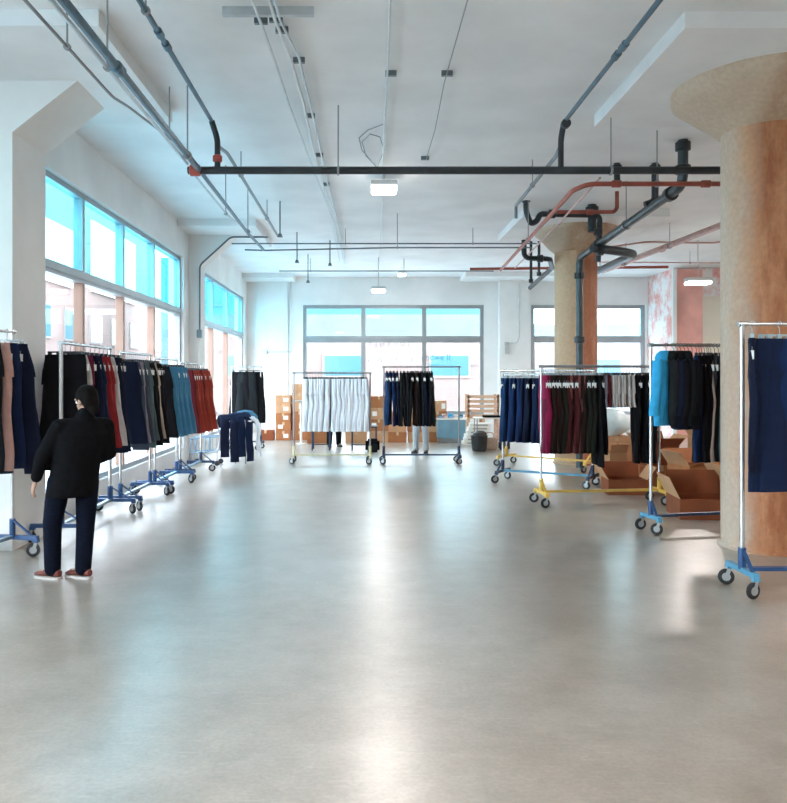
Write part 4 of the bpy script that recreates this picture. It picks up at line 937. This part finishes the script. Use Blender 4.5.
def hand(m, wrist, d, side, thumb):
    """palm and five fingers; d = pointing direction, side = across the palm, thumb = +1/-1 along side"""
    w_ = Vector(wrist); d = Vector(d).normalized(); side = Vector(side); side = (side-d*side.dot(d)).normalized(); nrm = d.cross(side).normalized()
    rot = Matrix((side, d, nrm)).transposed()
    m.ball(w_+d*.045, 1, (.036,.048,.016), 12, 9, rot)
    m.tube([w_-d*.02, w_+d*.03], .022, 12)
    for k,(o,l) in enumerate(((-.028,.058),(-.010,.075),(.009,.082),(.027,.072))):
        b0 = w_+d*.082+side*(o*thumb); q1 = b0+d*l*.45+nrm*.006; q2 = b0+d*l*.8+nrm*.022; q3 = b0+d*l*.95+nrm*.036
        limb(m, [w_+d*.05+side*(o*thumb*.9), b0, q1, q2, q3], [.009,.0095,.0088,.0082,.0072])
    t0 = w_+d*.02+side*(.022*thumb); limb(m, [t0, t0+d*.03+side*(.022*thumb)+nrm*.006, t0+d*.058+side*(.028*thumb)+nrm*.016], [.0125,.011,.009])
def head(m, c, fwd, right, up, r=.1):
    rot = Matrix((right, fwd, up)).transposed(); c = Vector(c)
    L_ = lambda x,y,z: c+rot@Vector((x,y,z))
    m.ball(c+rot@Vector((0,-.008,.02)), 1, (.074,.092,.098), 18, 14, rot)      # skull
    m.ball(L_(0,.028,-.045), 1, (.056,.062,.062), 16, 12, rot)                 # jaw
    m.ball(L_(0,.075,-.088), .018)                                             # chin
    limb(m, [L_(0,.086,.012), L_(0,.104,-.024)], [.009,.014])                  # nose
    limb(m, [L_(-.022,.082,-.056), L_(0,.09,-.054), L_(.022,.082,-.056)], [.007,.0095,.007])   # lips
    limb(m, [L_(-.045,.076,.026), L_(0,.086,.024), L_(.045,.076,.026)], [.009,.009,.009])      # brow
    for s in (-1,1): m.ball(L_(s*.076,-.004,-.012), 1, (.010,.020,.032), 10, 8, rot)           # ears
    return L_
def person(label, base, f, J, coatmat, pantmat, shoemat, hairstyle='cap'):
    root = empty('person', label, 'person', (base[0],base[1],0))
    fwd = Vector((f[0],f[1],0)).normalized(); right = Vector((fwd.y,-fwd.x,0)); up = Vector((0,0,1))
    V = {k: Vector(v) for k, v in J.items() if k != 'bulk'}
    lean = (V['neck']-V['pelvis']); ax = lean.normalized()
    hf = Vector((*J.get('face',f),0)[:3]).normalized() if 'face' in J else fwd
    if 'face' in J: hf = Vector(J['face']).normalized()
    hr = Vector((hf.y,-hf.x,0)).normalized(); hu = hr.cross(hf).normalized()
    def P(t): return V['pelvis'].lerp(V['neck'], t)
    # body ------------------------------------------------
    m = MB()
    torso(m, [(P(-.18),.10,.08),(P(0),.165,.115),(P(.25),.145,.105),(P(.5),.15,.11),(P(.75),.175,.115),(P(.92),.14,.09),(P(1.0),.06,.055)], right, fwd)
    limb(m, [V['neck']-ax*.03, V['head']-hu*.06], [.056,.052])
    for s in ('L','R'):
        limb(m, [V['sh'+s],V['el'+s],V['wr'+s]], [.056,.042,.027])
        hd = V.get('hd'+s, V['wr'+s]-V['el'+s]); th = 1 if s == 'L' else -1
        hand(m, V['wr'+s], hd, fwd if abs(Vector(hd).normalized().z) > .6 else up, 1)
        limb(m, [V['hip'+s],V['kn'+s],V['an'+s]], [.088,.058,.038])
        tdir = V.get('toe'+s, fwd); tdir = Vector(tdir).normalized()
        limb(m, [V['an'+s]+Vector((0,0,-.03))-tdir*.03, V['an'+s]+Vector((0,0,-.045))+tdir*.12], [.034,.03])
    L_ = head(m, V['head'], hf, hr, hu)
    body = remesh(m, 'body', M['skin'], .0065, root)
    # eyes
    for s in (-1,1):
        MB().ball(L_(s*.031,.074,.002), .0125).build('eye', M['paper'], body); 
        MB().ball(L_(s*.031,.0835,.002), .0055).build('iris', M['hair'], body)
    # jacket ----------------------------------------------
    m = MB(); k = J.get('bulk', 1.0)
    torso(m, [(P(-.34),.195*k,.16*k),(P(-.2),.197*k,.162*k),(P(0),.193*k,.158*k),(P(.25),.19*k,.155*k),(P(.5),.21*k,.165*k),(P(.75),.225*k,.155*k),(P(.92),.17*k,.115*k),(P(1.03),.085,.08)], right, fwd)
    for s in ('L','R'):
        limb(m, [P(.9)+(V['sh'+s]-P(.9))*.6, V['sh'+s],V['el'+s],V['wr'+s].lerp(V['el'+s],.10)], [.075,.072*k,.058*k,.044*k])
        c = V['wr'+s].lerp(V['el'+s],.14); 
    limb(m, [P(1.0)+ax*.005-fwd*.03, P(1.0)+ax*.03-fwd*.02], [.085,.075])
    j = remesh(m, 'jacket', coatmat, .011, root, 4)
    # trousers --------------------------------------------
    m = MB(); torso(m, [(P(-.26),.12,.09),(P(-.12),.165,.12),(P(.02),.165,.12),(P(.12),.17,.125)], right, fwd)
    for s in ('L','R'):
        mid = V['kn'+s].lerp(V['an'+s],.45)
        limb(m, [V['hip'+s]+Vector((0,0,.0)),V['hip'+s].lerp(V['kn'+s],.5),V['kn'+s],mid,V['an'+s]+Vector((0,0,.0))], [.098,.090,.078,.073,.068])
    remesh(m, 'trousers', pantmat, .010, root, 3)
    # shoes -----------------------------------------------
    for s in ('L','R'):
        tdir = Vector(V.get('toe'+s, fwd)); tdir.z = 0; tdir.normalize(); sd = Vector((tdir.y,-tdir.x,0)); a = V['an'+s]; g = Vector((a.x,a.y,0))
        m = MB(); secs = []
        for u, wd, z0, z1 in ((-.075,.028,.02,.075),(-.05,.036,.02,.088),(0,.039,.02,.09),(.06,.042,.02,.075),(.115,.045,.02,.062),(.15,.040,.02,.052),(.175,.022,.02,.040)):
            c = g+tdir*u; secs.append([c+sd*(wd*math.cos(t))+up*((z0+z1)/2+(z1-z0)/2*math.sin(t)) for t in [2*PI*q_/16 for q_ in range(16)]])
        m.rings(secs); sh = m.build('shoe', shoemat, root)
        m = MB(); out = []
        for u, wd in ((-.08,.026),(-.05,.038),(0,.041),(.06,.045),(.12,.048),(.16,.040),(.182,.018)): out.append((u,wd))
        loop = [g+tdir*u+sd*wd for u,wd in out]+[g+tdir*u-sd*wd for u,wd in reversed(out)]
        n = len(loop); m.add(loop+[v+up*.018 for v in loop], [tuple(reversed(range(n))),tuple(range(n,2*n))]+[(i,(i+1)%n,(i+1)%n+n,i+n) for i in range(n)])
        m.build('sole', M['sole'] if shoemat is M['shoe'] else M['darkshoe'], sh, smooth=False)
        m = MB()
        for q_ in range(4): c = g+tdir*(.02+.025*q_)+up*(.088-.007*q_); m.tube([c-sd*.02, c+sd*.02], .004, 6)
        m.build('laces', M['tray'] if shoemat is M['shoe'] else M['darkshoe'], sh)
    # hair ------------------------------------------------
    m = MB(); rot = Matrix((hr, hf, hu)).transposed()
    m.ball(L_(0,-.022,.036), 1, (.089,.098,.098), 18, 14, rot)
    m.ball(L_(0,-.055,-.02), 1, (.078,.062,.085), 16, 12, rot)
    m.ball(L_(0,-.075,-.085), 1, (.05,.035,.06), 14, 10, rot)
    remesh(m, 'hair', M['hair'], .009, root, 2)
    return root
B0 = (-2.52, 6.66)
person('person in black jacket and dark jeans browsing the left racks, seen from behind', B0, (-.66,.75), dict(
    pelvis=(.06,0,.86), neck=(.14,0,1.345), head=(.155,.01,1.50), face=(-.80,.45,-.22),
    shL=(-.02,-.12,1.275), elL=(-.155,-.15,1.03), wrL=(-.215,-.12,.85), hdL=(-.22,.05,-.62),
    shR=(.28,.13,1.275), elR=(.325,.10,1.05), wrR=(.18,.26,.98), hdR=(-.8,.6,.1),
    hipL=(-.04,-.07,.82), knL=(-.11,-.04,.47), anL=(-.115,-.02,.085), toeL=(-.92,.30,0),
    hipR=(.15,.06,.82), knR=(.145,.03,.46), anR=(.135,.0,.085), toeR=(-.90,.36,0), bulk=1.06), M['coat'], M['jeans_p'], M['shoe'])
def stander(label, x, y, f, coat, pant, reach=False, h=1.0):
    fw = Vector((f[0],f[1],0)).normalized(); r_ = Vector((fw.y,-fw.x,0)); 
    def p(a, b, z): v = r_*a+fw*b; return (v.x, v.y, z*h)
    J = dict(pelvis=p(0,0,.90), neck=p(0,.02,1.40), head=p(0,.05,1.55), face=(fw.x,fw.y,-.15),
        shL=p(-.18,.02,1.32), elL=p(-.22,.05,1.05), wrL=p(-.17,.22,.98), hdL=tuple(fw*.8+Vector((0,0,-.2))),
        shR=p(.18,.02,1.32), elR=p(.23,.08,1.06), wrR=p(.32 if reach else .17,.28,.98), hdR=tuple(fw*.8+r_*.4+Vector((0,0,-.2))),
        hipL=p(-.09,0,.86), knL=p(-.11,.02,.47), anL=p(-.12,0,.085), hipR=p(.09,0,.86), knR=p(.11,.02,.47), anR=p(.12,0,.085), toeL=p(-.15,1,0), toeR=p(.15,1,0))
    return person(label, (x,y), f, J, coat, pant, M['darkshoe'])
stander('person with pale grey trousers and black shoes standing behind the dark jeans', at(421,450,17.6).x, 17.6, (-.35,-.94), M['coat'], M['greypants'], True)
stander('person with black legs standing behind the white trousers', at(334,447,19.2).x, 19.2, (.3,-.95), M['coat'], CL['black'])
